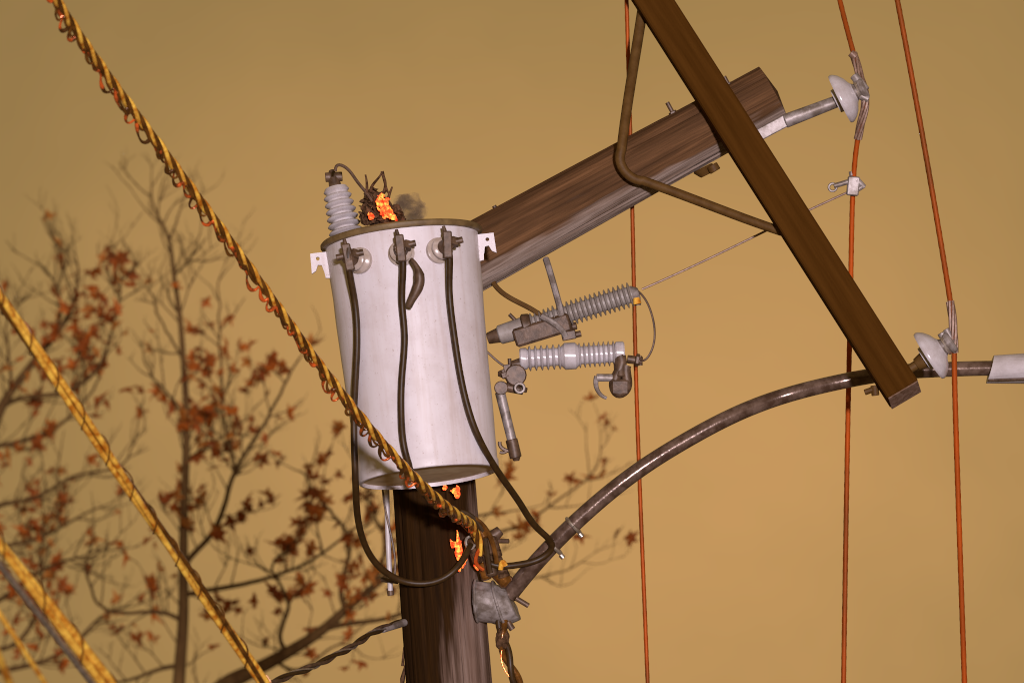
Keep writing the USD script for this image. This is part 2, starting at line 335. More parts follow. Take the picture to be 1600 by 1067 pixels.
# charring with side shade painted in: strongest towards the left and the top of what is seen
M['pole_wood'] = wood('weathered_pole_wood', (0.085, 0.048, 0.030), (0.16, 0.102, 0.074), (0.25, 0.178, 0.142),
                      char_shade=((0.022, 0.009, 0.0015), 0, (-bx[0] * 4.0, -bx[1] * 4.0, 0.9), 1.1, 0.9 * (hz + 0.02) + 0.20, 0.9 * (hz + 0.02) + 0.50))
pole = Thing('utility_pole', 'scorched dark wooden utility pole standing under the white transformer tank', 'utility pole', frame=pole_frame)
pole.part('wood_shaft', wood_shaft(h_top, lambda H: 0.136 - 0.0065 * (H - hz), 3, nl=420, ragged=0.05), 'pole_wood', 'local')
def onpole(dx, y, dz):      # work-frame point beside the pole: px offset is a picture position
    return q(dx, y, dz)
# white ground-wire moulding on the left side
pts = spl([q(604, 750, 0.03), q(605, 800, 0.03), q(607, 860, 0.035), q(610, 922, 0.035)], 20)
pole.part('conduit', tube(pts, px(4.2), 10), 'lamp_shell', label='thin white conduit down the left side')
pole.part('conduit_strap', join([cyl(q(596, 905, 0.03), q(622, 908, 0.05), px(4)), cyl(q(609, 918, 0.03), q(611, 930, 0.03), px(5.5))]), 'iron')
pole.part('ground_wire', tube(spl([q(598, 760, 0.02), q(603, 800, 0.04), q(614, 850, 0.05), q(616, 905, 0.05)], 20), px(1.6), 6), 'iron')
pole.part('splinter', join([tube([q(634, 1035, 0), q(629, 1060, 0.0), q(627, 1085, 0)], [px(1), px(4), px(1)], 6), tube([q(631, 1010, 0), q(629, 1040, 0)], [px(1), px(2.4)], 6)]), 'char_shade')

# ------------------------------------------------------------------ broken upper pole
top_p, low_p = q(1208, 146, 0.0), q(632, 462, 0.0)
ax = unit(top_p - low_p)
uf = CW @ frame(low_p, ax, (0, 0, 1))
Lu = np.linalg.norm(top_p - low_p)
M['upper_wood'] = wood('upper_pole_wood', (0.15, 0.10, 0.07), (0.27, 0.205, 0.165), (0.40, 0.325, 0.28), char_shade=((0.092, 0.045, 0.019), 0, (0, -6.0, 0.10), 1.5, 0.30, 0.62))
# side light painted into the wood, pale side turned down: object x = toward the viewer, y = z cross x
upole = Thing('broken_pole_top', 'broken off upper length of wooden pole leaning to the right behind the crossarm', 'pole top', frame=uf)
def bulge(mesh):
    v, f = mesh; v = v.copy(); sel = v[:, 2] > Lu - 0.002
    v[sel, 2] += 0.012 * np.clip(1 - (np.hypot(v[sel, 0], v[sel, 1]) / 0.1) ** 2, 0, 1)
    return v, f
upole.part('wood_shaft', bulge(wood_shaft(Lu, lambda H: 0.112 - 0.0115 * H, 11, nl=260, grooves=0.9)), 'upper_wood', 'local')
nrm = unit([-ax[1], ax[0], 0])
def stud(x, y, ln, r, z=0.0, d=None):
    p = q(x, y, z); d = nrm if d is None else d
    return join([cyl(p - d * 0.03, p + d * px(ln), px(r)), cyl(p + d * px(ln * 0.0), p + d * px(4), px(r * 1.9), sides=6)])
upole.part('through_bolt', stud(1052, 178, 20, 3.4), 'iron')
upole.part('through_bolt', stud(1139, 134, 16, 3.4), 'iron')
upole.part('through_bolt', stud(778, 333, 13, 3.6), 'iron')
upole.part('washer', cyl(q(1098, 262, 0.02), q(1104, 274, 0.02), px(17), px(11)), 'brace')
upole.part('washer', cyl(q(1112, 258, 0.05), q(1118, 268, 0.05), px(9)), 'brace')

# ------------------------------------------------------------------ crossarm with its V brace
c_low, c_up = q(1413, 616, 0.58), q(884, -212, -0.28)
cd = unit(c_up - c_low)
cf = CW @ frame(c_low, cd, np.cross(cd, unit((0.03, 0.02, 1.0))))
Lc = np.linalg.norm(c_up - c_low)
carm = Thing('crossarm', 'dark brown square wooden crossarm hanging diagonally across the upper pole', 'crossarm', frame=cf)
bm = cbox(px(54), px(48), Lc, 0.005); bm.apply_translation([0, 0, Lc / 2])
v = bm.subdivide_to_size(0.06)
carm.part('beam', v, 'crossarm', 'local', smooth=False)
vb = [q(1004, 15, -0.08), q(997, 60, -0.04), q(981, 160, 0.08), q(971, 235, 0.155), q(970, 256, 0.155), q(980, 272, 0.155), q(1005, 283, 0.15), q(1090, 314, 0.19), q(1170, 344, 0.24), q(1222, 362, 0.27)]
vbp = np.vstack([spl(vb[:4], 12)[:-1], spl(vb[3:7], 14)[:-1], spl(vb[6:], 12)])
ef = cbox(px(52), px(46), 0.004, 0.001); ef.apply_translation([0, 0, -0.0022])
carm.part('end_face', ef, 'end_grain', 'local', smooth=False, label='paler sawn end of the beam')
carm.part('brace', tube(vbp, np.linspace(px(8.2), px(7.2), len(vbp)), 10), 'brace')
carm.part('brace_bolt', join([cyl(q(1376, 604, 0.54), q(1351, 613, 0.54), px(4.5)), cyl(q(1366, 602, 0.54), q(1368, 618, 0.54), px(6))]), 'brace')
carm.part('brace_bolt', cyl(q(1157, 217, 0.22), q(1157, 217, 0.085), px(5)), 'iron')

# ------------------------------------------------------------------ insulators
def insulator(center, axis, label, pin, pin_mat, s=1.0, extra=None):
    t = Thing('pin_insulator', label, 'insulator', base=w(pin[0]), group=None)
    m = frame(center, axis, (0, 0, 1))
    R = px(41) * s
    t.part('skirt', at(m, lathe([(R * 0.10, -R * 0.02), (R * 0.34, -R * 0.02), (R * 0.36, -R * .22), (R * .46, -R * .22), (R * .5, R * 0.02), (R * 0.86, -R * 0.05), (R * 0.97, -R * 0.06), (R, R * 0.02), (R * 0.97, R * 0.11), (R * 0.86, R * 0.26), (R * 0.66, R * 0.42), (R * 0.44, R * 0.52), (R * 0.36, R * 0.58)], 48)), 'porcelain')
    t.part('neck', at(m, lathe([(R * 0.36, R * 0.57), (R * 0.30, R * 0.66), (R * 0.30, R * 0.74), (R * 0.42, R * 0.82), (R * 0.44, R * 0.96), (R * 0.36, R * 1.04), (0.001, R * 1.06)], 32)), 'galv')
    t.part('tie_wire', at(m, join([tube([(R * .34 * math.cos(a), R * .34 * math.sin(a), R * (.68 + .01 * a)) for a in np.linspace(0, 12, 60)], px(2.2), 6)])), 'bare')
    t.part('pin', pin[1], pin_mat)
    for n, me, mm in (extra or []): t.part(n, me, mm)
    return t
a1 = unit((0.88, 0.44, 0.10))
pf = frame(q(1207, 200, 0.105), unit(q(1240, 184, 0.1) - q(1180, 216, 0.1)), (0, 0, 1))
brk = cbox(px(9), px(19), px(70), 0.003)
insulator(q(1314, 155, 0.10), a1, 'white porcelain insulator on the rod beyond the end of the upper pole', 
          (q(1207, 200, 0.1), join([cyl(q(1226, 190, 0.105), q(1307, 159, 0.10), px(11), px(9.5)), cyl(q(1296, 163, 0.1), q(1312, 157, 0.1), px(7))])), 'galv',
          extra=[('bracket_plate', at(pf, brk), 'galv')])
a2 = unit((0.82, 0.54, 0.12))
insulator(q(1452, 556, 0.55), a2, 'white porcelain insulator on the low end of the crossarm', 
          (q(1420, 578, 0.54), join([cyl(q(1400, 590, 0.54), q(1446, 561, 0.55), px(7)), cyl(q(1432, 570, 0.545), q(1447, 560, 0.55), px(10), px(13))])), 'brace')

# ------------------------------------------------------------------ line conductors
def stranded(p, r):
    """bare conductor of six twisted strands"""
    v, f = tube(p, r * 0.9, 18, cap=False); n = len(p)
    s_ = np.r_[0, np.cumsum(np.linalg.norm(np.diff(p, axis=0), axis=1))]
    a = np.arange(18) * 2 * np.pi / 18
    k = 1 + 0.08 * np.cos(6 * (a[None] + 26 * s_[:, None]))
    c = np.repeat(p, 18, 0)
    return c + (v - c) * k.reshape(-1, 1), f
def wire_thing(name, label, pts, r, m, n=120, cat='wire', group=None, sides=8):
    t = Thing(name, label, cat, base=w(pts[len(pts) // 2]), group=group)
    t.part('strand' if cat != 'jumper' else 'wire', stranded(spl(pts, max(n, 320)), r) if m == 'orange_lit' else tube(spl(pts, n), r, sides), m)
    return t
c1 = wire_thing('line_conductor', 'thin orange wire passing behind the upper pole and the grey fuse insulators', [q(972, -260, -0.22), q(979, 0, -0.2), q(984, 180, -0.18), q(988, 330, -0.16), q(993, 560, -0.16), q(1002, 820, -0.17), q(1012, 1067, -0.18), q(1022, 1350, -0.2)], px(3.6), 'orange_lit')
c2p = [q(1262, -240, -0.25), q(1312, 0, -0.05), q(1334, 85, 0.06), q(1347, 130, 0.10), q(1352, 152, 0.115), q(1345, 195, 0.10), q(1334, 275, 0.05), q(1330, 400, 0.0), q(1325, 650, -0.1), q(1318, 1067, -0.2), q(1313, 1350, -0.25)]
c2 = wire_thing('line_conductor', 'orange wire tied to the insulator beyond the pole end, bending at it', c2p, px(4.4), 'orange_lit', 220)
c3p = [q(1355, -240, 0.2), q(1402, 0, 0.35), q(1448, 250, 0.45), q(1480, 440, 0.53), q(1490, 520, 0.56), q(1491, 560, 0.55), q(1494, 680, 0.5), q(1500, 860, 0.42), q(1507, 1067, 0.32), q(1515, 1350, 0.2)]
c3 = wire_thing('line_conductor', 'rightmost orange wire, tied to the insulator on the crossarm end', c3p, px(4.6), 'orange_lit', 220)
s2, s3 = spl(c2p, 600), spl(c3p, 600)
def seg(s, y0, y1):
    yy = 533.5 - s[:, 1] / (K * (D0 - s[:, 2])); return s[(yy > y0) & (yy < y1)]
def rods(t, s, seed):
    pt, A, B = rmf(s); n = len(s)
    for k in range(5):
        ph = 2 * np.pi * k / 5 + np.linspace(0, 2.2, n)
        t.part('armour_rod', tube(s + px(4.2) * (np.cos(ph)[:, None] * A + np.sin(ph)[:, None] * B), px(2.6), 6), 'armor')
rods(c2, seg(s2, 82, 150), 1); rods(c2, seg(s2, 153, 218), 2)
rods(c3, seg(s3, 470, 552), 3)
c2.part('tie_clamp', join([cyl(q(1334, 118, 0.11), q(1353, 142, 0.12), px(7)), cyl(q(1344, 150, 0.12), q(1357, 156, 0.12), px(6))]), 'galv')
c2.part('rod_end', cyl(q(1329, 83, 0.07), q(1337, 90, 0.07), px(6)), 'armor')
c3.part('tie_clamp', join([cyl(q(1470, 520, 0.56), q(1487, 549, 0.56), px(6)), cyl(q(1478, 514, 0.56), q(1492, 541, 0.56), px(5))]), 'galv')
# hot line clamp on the second wire
hc = Thing('line_clamp', 'small metal tap clamp hanging on the wire below the pole end insulator', 'clamp', base=w(q(1332, 290, 0.05)))
hc.part('body', join([at(frame(q(1333, 291, 0.055), (0.1, 1, 0)), cbox(px(19), px(16), px(30), 0.004)), cyl(q(1331, 275, 0.05), q(1330, 268, 0.05), px(4))]), 'galv')
hc.part('jaw', join([cyl(q(1338, 282, 0.06), q(1351, 293, 0.06), px(6), px(4)), cyl(q(1334, 300, 0.06), q(1350, 290, 0.06), px(4))]), 'galv')
hc.part('eye_screw', join([cyl(q(1326, 284, 0.06), q(1303, 291, 0.06), px(4)), tube([q(1301 + 6 * math.sin(a), 293 + 6 * math.cos(a), 0.06) for a in np.linspace(0, 6.28, 18)], px(2.0), 6)]), 'galv')
tap = wire_thing('tap_wire', 'very thin wire running slanted from the tap clamp down to the upper fuse insulator', [q(1328, 299, 0.05), q(1215, 352, 0.03), q(1110, 403, 0.02), q(1003, 452, 0.02)], px(1.7), 'armor', 40, sides=6)

# ------------------------------------------------------------------ surge arrester (upper) and fuse cutout (lower)
def ribs(L, r_core, r_shed, n, pitch0=0.0):
    prof = [(0.001, 0), (r_core, 0)]
    for k in range(n):
        z0, z1 = L * k / n, L * (k + 1) / n; d = z1 - z0
        prof += [(r_core, z0 + d * .15), (r_shed * .96, z0 + d * .38), (r_shed, z0 + d * .48), (r_shed * .95, z0 + d * .58), (r_core, z0 + d * .75)]
    prof += [(r_core, L), (0.001, L)]
    return lathe(prof, 32)
A0, A1 = q(762, 529, 0.02), q(996, 457, 0.02)
ad = unit(A1 - A0); ad = unit(ad + np.array([0, 0, 0.10])); La = px(245)
A1 = A0 + ad * La
arr = Thing('surge_arrester', 'long grey ribbed surge arrester slanting up to the right under the upper pole', 'arrester', base=w(A0))
def al(s): return A0 + ad * (La * s)
arr.part('end_cap', cyl(al(0.0), al(0.08), px(9), px(12)), 'iron')
arr.part('plain_sleeve', cyl(al(0.075), al(0.26), px(15), px(17)), 'polymer')
arr.part('ribbed_body', at(frame(al(0.44), ad), ribs(La * 0.53, px(13), px(20), 17)), 'polymer')
arr.part('ribbed_base', at(frame(al(0.26), ad), ribs(La * 0.18, px(13), px(19), 6)), 'polymer')
pp = frame(al(0.36) - nrm * px(14), ad, (0, 0, 1))
arr.part('clamp_saddle', join([at(frame(al(0.37) + np.array([0, -px(13), px(4)]), ad, (0, 0, 1)), cbox(px(34), px(30), px(92), 0.008)), cyl(al(0.22) + nrm * px(12), al(0.20) + nrm * px(27), px(3)), cyl(al(0.24), al(0.30), px(21), px(19)), cyl(al(0.55) - nrm * px(22), al(0.30) - nrm * px(16), px(6), px(9))]), 'iron')
arr.part('top_cap', join([cyl(al(0.965), al(1.01), px(13), px(8)), cyl(A1 - np.array([0, px(6), 0]), A1 - np.array([-px(1), px(20), 0]), px(5))]), 'galv')
arr.part('terminal', cyl(A1 + np.array([-px(2), -px(8), px(14)]), A1 + np.array([0, -px(18), px(14)]), px(5), px(6.5)), 'amber_lit')
mb = Thing('mounting_bracket', 'two thin steel bracket rods under the upper pole holding the slanting arrester', 'bracket', base=w(q(858, 420, 0.05)))
mb.part('hanger_rod', tube(spl([q(853, 405, 0.03), q(859, 424, 0.06), q(872, 470, 0.075), q(883, 510, 0.075), q(888, 526, 0.07)], 26), px(5.2), 8), 'galv')
mb.part('hanger_foot', join([cyl(q(878, 528, 0.07), q(908, 521, 0.07), px(5)), at(frame(q(889, 524, 0.07), (1, 0.2, 0)), cbox(px(14), px(13), px(22), 0.003))]), 'iron')
mb.part('stay_rod', tube(spl([q(770, 440, 0.04), q(783, 456, 0.05), q(815, 475, 0.05), q(846, 494, 0.05)], 14), px(4.0), 8), 'brace')
mb.part('strap', tube(spl([q(846, 494, 0.08), q(862, 503, 0.085), q(876, 514, 0.085), q(884, 526, 0.08)], 16), px(5), 8), 'galv')

B0, B1 = q(812, 561, 0.05), q(976, 551, 0.05)
bd = unit(B1 - B0); Lb = px(164)
def bl(s): return B0 + bd * (Lb * s)
cut = Thing('fuse_cutout', 'white ribbed fuse cutout lying level below the slanting arrester, its fuse tube hanging open', 'fuse cutout', base=w(B0))
cut.part('end_band', cyl(bl(0.0), bl(0.075), px(17)), 'porcelain')
cut.part('ribbed_body', at(frame(bl(0.07), bd), ribs(Lb * 0.34, px(14), px(20), 6)), 'porcelain')
cut.part('ribbed_body', at(frame(bl(0.55), bd), ribs(Lb * 0.37, px(14), px(20), 8)), 'porcelain')
cut.part('centre_collar', cyl(bl(0.395), bl(0.565), px(21), sides=28, c=0.3), 'porcelain')
cut.part('end_band', cyl(bl(0.91), bl(1.0), px(18), sides=24), 'porcelain')
# left hinge mechanism
hx = []
for k in range(9):
    a = rng.uniform(0, 6.28); rr = rng.uniform(3, 15)
    hx.append(at(frame(q(802 + rr * math.cos(a), 588 + rr * math.sin(a), 0.06 + rng.uniform(-.02, .02)), (rng.gauss(0, 1), rng.gauss(0, 1), rng.gauss(0, .5))), cbox(px(rng.uniform(8, 16)), px(rng.uniform(6, 13)), px(rng.uniform(12, 26)), 0.002)))
hx += [cyl(q(806, 586, 0.02), q(806, 586, 0.09), px(17)), cyl(q(783, 606, 0.03), q(783, 606, 0.08), px(11)), cyl(q(786, 604, 0.06), q(818, 610, 0.06), px(7)),
       cyl(q(815, 612, 0.06), q(817, 604, 0.06), px(8)), cyl(q(816, 566, 0.06), q(800, 572, 0.06), px(8)), cyl(q(796, 560, 0.06), q(797, 574, 0.06), px(3))]
cut.part('hinge', join(hx), 'iron')
cut.part('hinge_ring', tube([q(812 + 7 * math.sin(a), 606 + 7 * math.cos(a), 0.10) for a in np.linspace(0, 6.28, 18)], px(2.4), 6), 'galv')
cut.part('fuse_tube', cyl(q(781, 612, 0.06), q(801, 692, 0.06), px(8), px(7.5)), 'galv')
cut.part('fuse_tube_end', join([cyl(q(799, 686, 0.06), q(806, 715, 0.06), px(9.5)), cyl(q(806, 710, 0.06), q(807, 720, 0.06), px(8), px(5)), tube(spl([q(800, 704, 0.06), q(790, 703, 0.06), q(782, 697, 0.06), q(781, 690, 0.06)], 10), px(3), 6), tube(spl([q(792, 704, 0.06), q(786, 707, 0.06), q(781, 706, 0.06)], 6), px(2.6), 6)]), 'iron')
# right contact: cap plate, u-shaped hood and horn
cut.part('contact_terminal', join([cyl(q(980, 561, 0.06), q(1004, 564, 0.06), px(6.5)), cyl(q(993, 562, 0.075), q(999, 563, 0.075), px(10), sides=6), cyl(q(1000, 556, 0.06), q(1001, 571, 0.06), px(3.4))]), 'iron')
hood = [q(969, 556, 0.075), q(967, 580, 0.08), q(960, 606, 0.08), q(966, 614, 0.08), q(976, 610, 0.08), q(980, 596, 0.08), q(979, 570, 0.08)]
cut.part('contact_hood', join([tube(spl(hood, 40), px(8), 10, flat=0.9), at(frame(q(969, 604, 0.08), (0, 1, 0.1)), cbox(px(28), px(16), px(24), 0.006)), cyl(q(968, 555, 0.06), q(970, 590, 0.08), px(10))]), 'iron')
cut.part('contact_horn', join([cyl(q(958, 590, 0.08), q(932, 590, 0.08), px(6)), tube(spl([q(933, 588, 0.08), q(931, 600, 0.08), q(935, 612, 0.08), q(948, 622, 0.08)], 14), np.linspace(px(4.5), px(2.5), 14), 8)]), 'galv')
wire_thing('jumper_wire', 'thin looped wire joining the right ends of the arrester and the fuse cutout', [q(992, 452, 0.06), q(1004, 462, 0.07), q(1018, 490, 0.08), q(1023, 520, 0.08), q(1017, 550, 0.08), q(1008, 562, 0.08), q(1000, 563, 0.07)], px(1.7), 'iron', 50, cat='jumper', sides=6)
wire_thing('jumper_wire', 'short thin wire from behind the tank to the hinge of the fuse cutout', [q(748, 540, 0.05), q(768, 556, 0.05), q(785, 570, 0.05), q(800, 576, 0.06)], px(1.8), 'iron', 20, cat='jumper', sides=6)

# ------------------------------------------------------------------ transformer
TZ = 0.48
b_mid, t_mid = q(670, 745, TZ), q(626, 372, TZ)
ta = t_mid - b_mid; ta = unit(np.array([ta[0], ta[1], 0])); ta = unit(ta * math.cos(math.radians(9.5)) + np.array([0, 0, -math.sin(math.radians(9.5))]))
TL = np.linalg.norm(t_mid - b_mid) / math.cos(math.radians(9.5))
TR0, TR1 = px(109, TZ), px(121, TZ)
tf = frame(b_mid, ta, (1, 0, 0))       # local x right, y away from the viewer, z along the tank
tank_frame = CW @ tf
tr = Thing('transformer', 'white cylindrical pole mounted transformer with a fire on its lid', 'transformer', frame=tank_frame)
def tr_r(z): return TR0 + (TR1 - TR0) * z / TL
wall = []
for z, dr in ((0.0, -0.006), (0.0, 0.0), (0.004, 0.003), (0.03, 0.003), (0.034, 0.0)): wall.append((tr_r(z) + dr, z))
for z in np.linspace(0.06, TL - 0.005, 26): wall.append((tr_r(z), z))
wv, wf = lathe(wall[1:], 128)
ang = np.arctan2(wv[:, 1], wv[:, 0]); dent = (meshkit.fbm(np.stack([np.cos(ang) * 2, np.sin(ang) * 2, wv[:, 2] * 5], -1) + 3, 3, 4) - 0.5) * 0.006
dent *= np.clip(wv[:, 2] / 0.08, 0, 1); wv[:, :2] *= (1 + dent / 0.23)[:, None]
tr.part('tank', (wv, wf), 'tank', 'local')
tr.part('skirt', lathe([(TR0 + 0.0005, 0.0), (TR0 - 0.007, -0.001), (TR0 - 0.008, 0.012)], 96), 'tank', 'local')
tr.part('bottom_plate', lathe([(TR0 - 0.0075, 0.011), (TR0 * 0.5, 0.008), (0.001, 0.008)], 64), 'tan', 'local')
# rim and lid
tr.part('rim', lathe([(TR1 - 0.002, TL - 0.012), (TR1 + 0.010, TL - 0.010), (TR1 + 0.014, TL - 0.004), (TR1 + 0.014, TL + 0.004), (TR1 + 0.009, TL + 0.009), (TR1 - 0.01, TL + 0.010)], 96), 'rim', 'local')
tr.part('lid', lathe([(TR1 - 0.008, TL + 0.009), (TR1 * 0.9, TL + 0.016), (TR1 * 0.5, TL + 0.03), (0.001, TL + 0.034)], 64), 'rim', 'local')
def lug(sgn):
    z0 = TL - 0.055
    x = sgn * (TR1 + 0.020)
    pl = [(x - sgn * 0.026, z0 + 0.035), (x + sgn * 0.028, z0 + 0.035), (x + sgn * 0.030, z0 - 0.030), (x + sgn * 0.016, z0 - 0.022), (x + sgn * 0.008, z0 - 0.004), (x - sgn * 0.004, z0 - 0.006), (x - sgn * 0.010, z0 - 0.030), (x - sgn * 0.012, z0 - 0.048), (x - sgn * 0.026, z0 - 0.050)]
    from shapely.geometry import Polygon, Point
    po = Polygon(pl).buffer(0).difference(Point(x + sgn * 0.006, z0 + 0.016).buffer(0.006))
    m = trimesh.creation.extrude_polygon(po, 0.012, engine='earcut')
    m.apply_transform(np.array([[1, 0, 0, 0], [0, 0, 1, -0.03], [0, 1, 0, 0], [0, 0, 0, 1.0]]))
    return m
for sgn in (-1, 1): tr.part('lifting_lug', lug(sgn), 'tank', 'local', smooth=False)
# high voltage bushing on the lid
def loc(p): return (np.linalg.inv(tf) @ np.r_[p, 1])[:3]
hb0 = np.array([-px(84, TZ), 0.0, TL + 0.012]); hd = unit(loc(q(527, 268, TZ)) - loc(q(546, 352, TZ)) * np.array([1, 1, 1])); hd[1] = 0.05; hd = unit(hd)
HL = px(82, TZ)
prof = [(px(22), -0.01), (px(21), px(8))]
for k in range(6):
    z0 = px(10 + k * 10.4); R = px(26.5 - k * 0.9)
    prof += [(px(17), z0), (R * .93, z0 + px(2)), (R, z0 + px(4)), (R * .93, z0 + px(6)), (px(17), z0 + px(8))]
prof += [(px(17), px(72)), (px(20), px(75)), (px(17), px(80)), (px(10), px(82)), (0.001, px(82))]
hbm = frame(hb0, hd, (0, 1, 0)) @ np.diag([1, 1, 1.08, 1.0])
tr.part('high_voltage_bushing', at(hbm, lathe(prof, 40)), 'porcelain', 'local')
tr.part('bushing_cap', at(hbm, join([cyl((0, 0, px(78)), (0, 0, px(98)), px(10), px(8)), cyl((0, -px(14), px(94)), (0, px(12), px(98)), px(7)), cyl((0, 0, px(98)), (px(2), 0, px(106)), px(5))])), 'iron', 'local')
tr.part('bushing_flange', at(hbm, cyl((0, 0, -0.012), (0, 0, px(7)), px(29), px(25), sides=28)), 'rim', 'local')
# three low voltage bushings on the front
LV = []
for k, (bxp, byp, tip) in enumerate(((563, 399, (547, 396)), (626, 384, (619, 383)), (684, 386, (692, 378)))):
    c = loc(q(bxp, byp, TZ + 0.2)); R = tr_r(TL - 0.09)
    xx = np.clip(c[0], -R * .98, R * .98); th = math.asin(xx / R)
    zz = c[2] + 0.0
    base = np.array([R * math.sin(th), -R * math.cos(th), TL - px(46, TZ)]); dr = np.array([math.sin(th), -math.cos(th), 0.05]); dr = unit(dr)
    m = frame(base - dr * 0.008, dr, (0, 0, 1))
    bu = tr.part('low_voltage_bushing', at(m, lathe([(px(19), 0), (px(20), px(4)), (px(20), px(9)), (px(15), px(12)), (px(13), px(15)), (px(17), px(18)), (px(17), px(22)), (px(12), px(26)), (0.001, px(26))], 32)), 'lv_porcelain', 'local')
    tp = base + dr * px(34)
    tr.part('connector', join([cyl(base + dr * px(12), tp + dr * px(4), px(12), px(10)), at(frame(tp, (0.08 * (k - 1), 0, 1), (1, 0, 0)), cbox(px(14), px(14), px(42), 0.004)), cyl(tp + np.array([px(-18 + 9 * k), 0, px(2)]), tp + np.array([px(24), 0, px(6)]), px(5)), cyl(tp + np.array([0, 0, px(10)]), tp + np.array([px(-3), 0, px(30)]), px(4.2), px(2.5)),
        cyl(tp + np.array([px(8), 0, px(-2)]), tp + np.array([px(10), px(4), px(10)]), px(9), sides=6)]), 'iron', 'local')
    LV.append((tf @ np.r_[tp, 1])[:3])
# spare loop tail on the middle connector
lt = LV[1]
tail = [lt + np.array([px(16), -px(16), 0.01]), lt + np.array([px(26), -px(30), 0.02]), lt + np.array([px(29), -px(50), 0.02]), lt + np.array([px(20), -px(72), 0.02]), lt + np.array([px(13), -px(88), 0.015])]
tr.part('connector_tail', tube(spl(tail, 24), px(1) * np.interp(np.linspace(0, 1, 24), [0, .2, .35, .6, .85, 1], [3, 4, 7.5, 8, 6, 5]), 10), 'iron', label='spindle shaped dark splice hanging from the middle connector')

# ------------------------------------------------------------------ low voltage cables (black)
def cable(label, pts, r=5.2, n=110):
    t = Thing('black_cable', label, 'cable', base=w(pts[0]))
    t.part('jacket', tube(spl(pts, n), px(r), 10), 'rubber')
    return t
l0, l1, l2 = LV
def on_tank(x, y, gap):
    """point at the picture position lying gap in front of the tank's wall"""
    z = TZ + 0.25
    for _ in range(6):
        p = loc(q(x, y, z)); R_ = tr_r(p[2]) + gap
        z += p[1] + math.sqrt(max(R_ ** 2 - p[0] ** 2, 0.0004))
    return q(x, y, z)
cable('black cable from the left bushing down the tank edge and across the pole front', [l0 + np.array([0, px(14), 0]), l0 + np.array([px(2), -px(20), 0]), on_tank(554, 470, .03), on_tank(558, 530, .02), on_tank(555, 600, .018), on_tank(553, 670, .018), q(555, 740, 0.56), q(558, 800, 0.45), q(572, 855, 0.32), q(598, 890, 0.24), q(632, 908, 0.20), q(672, 910, 0.19), q(704, 896, 0.18), q(722, 876, 0.19), q(735, 850, 0.22)])
cable('black cable from the middle bushing straight down the tank front', [l1 + np.array([0, px(10), 0]), l1 + np.array([px(4), -px(25), 0]), on_tank(628, 470, .03), on_tank(632, 520, .02), on_tank(628, 590, .017), on_tank(627, 650, .017), on_tank(633, 705, .02), q(650, 752, 0.66), q(685, 785, 0.45), q(722, 815, 0.28), q(745, 840, 0.22)])
cable('black cable from the right bushing sweeping down to the lamp arm', [l2 + np.array([0, px(10), 0]), l2 + np.array([px(3), -px(25), 0]), on_tank(702, 450, .035), on_tank(709, 520, .025), on_tank(722, 600, .02), on_tank(742, 670, .02), q(775, 732, 0.56), q(815, 790, 0.38), q(845, 830, 0.26), q(861, 858, 0.19), q(845, 872, 0.18), q(815, 881, 0.19), q(790, 884, 0.20), q(765, 880, 0.2)])
arc = Thing('lead_wire', 'thin dark wire arching from the bushing cap into the burning debris', 'wire', base=w(q(527, 262, TZ)))
arc.part('wire', tube(spl([q(524, 268, TZ), q(529, 258, TZ), q(540, 262, TZ), q(556, 281, TZ), q(572, 301, TZ), q(582, 315, TZ)], 30), px(2.4), 8), 'iron')

# ------------------------------------------------------------------ burning debris on the lid
deb = Thing('burnt_debris', 'charred twiggy debris heaped on the transformer lid beside its bushing', 'debris', base=w(q(590, 345, TZ)))
def debris_pile(n, r):
    out = []
    for k in range(n):
        u, t_ = r.random(), r.random() ** 1.3
        x = 566 + 62 * u; top = 290 + 52 * abs(u - 0.33) ** 0.8 + (6 if u > .62 else 0); y = 346 - (346 - top) * t_
        sz = r.uniform(4, 10); c = q(x, y, TZ - 0.03 + r.uniform(-.05, .03))
        v, f = blob(np.zeros(3), px(1), k, 0.5, 2.5, 1, (sz * .7, sz * r.uniform(.8, 1.5), sz * .25))
        mm = trimesh.transformations.random_rotation_matrix(np.array([r.random() for _ in range(3)]))[:3, :3]
        out.append((v @ mm.T + c, f))
    return out
deb.part('clump', join(debris_pile(230, rng)), 'char_shade', smooth=False)
tw = [[(579, 300), (582, 290), (590, 280), (597, 268)], [(597, 268), (600, 280), (603, 292), (608, 304)], [(573, 302), (573, 285), (571, 273)], [(606, 312), (611, 297), (613, 292)], [(600, 300), (602, 285), (598, 272)]]
for t_ in tw:
    deb.part('twig', tube(spl([q(a, b, TZ) for a, b in t_], 12), np.linspace(px(2.6), px(1.3), 12), 6), 'char_shade')
sv, sf = join([blob(q(638, 327, TZ - 0.12), px(1), 21, 0.40, 2.0, 4, (28, 24, 24))])
smk = Thing('smoke_puff', 'small brown grey puff of smoke above the transformer lid', 'smoke', base=w(q(640, 327, TZ - .12)))
smk.part('puff', (sv, sf), 'smoke', smooth=True)

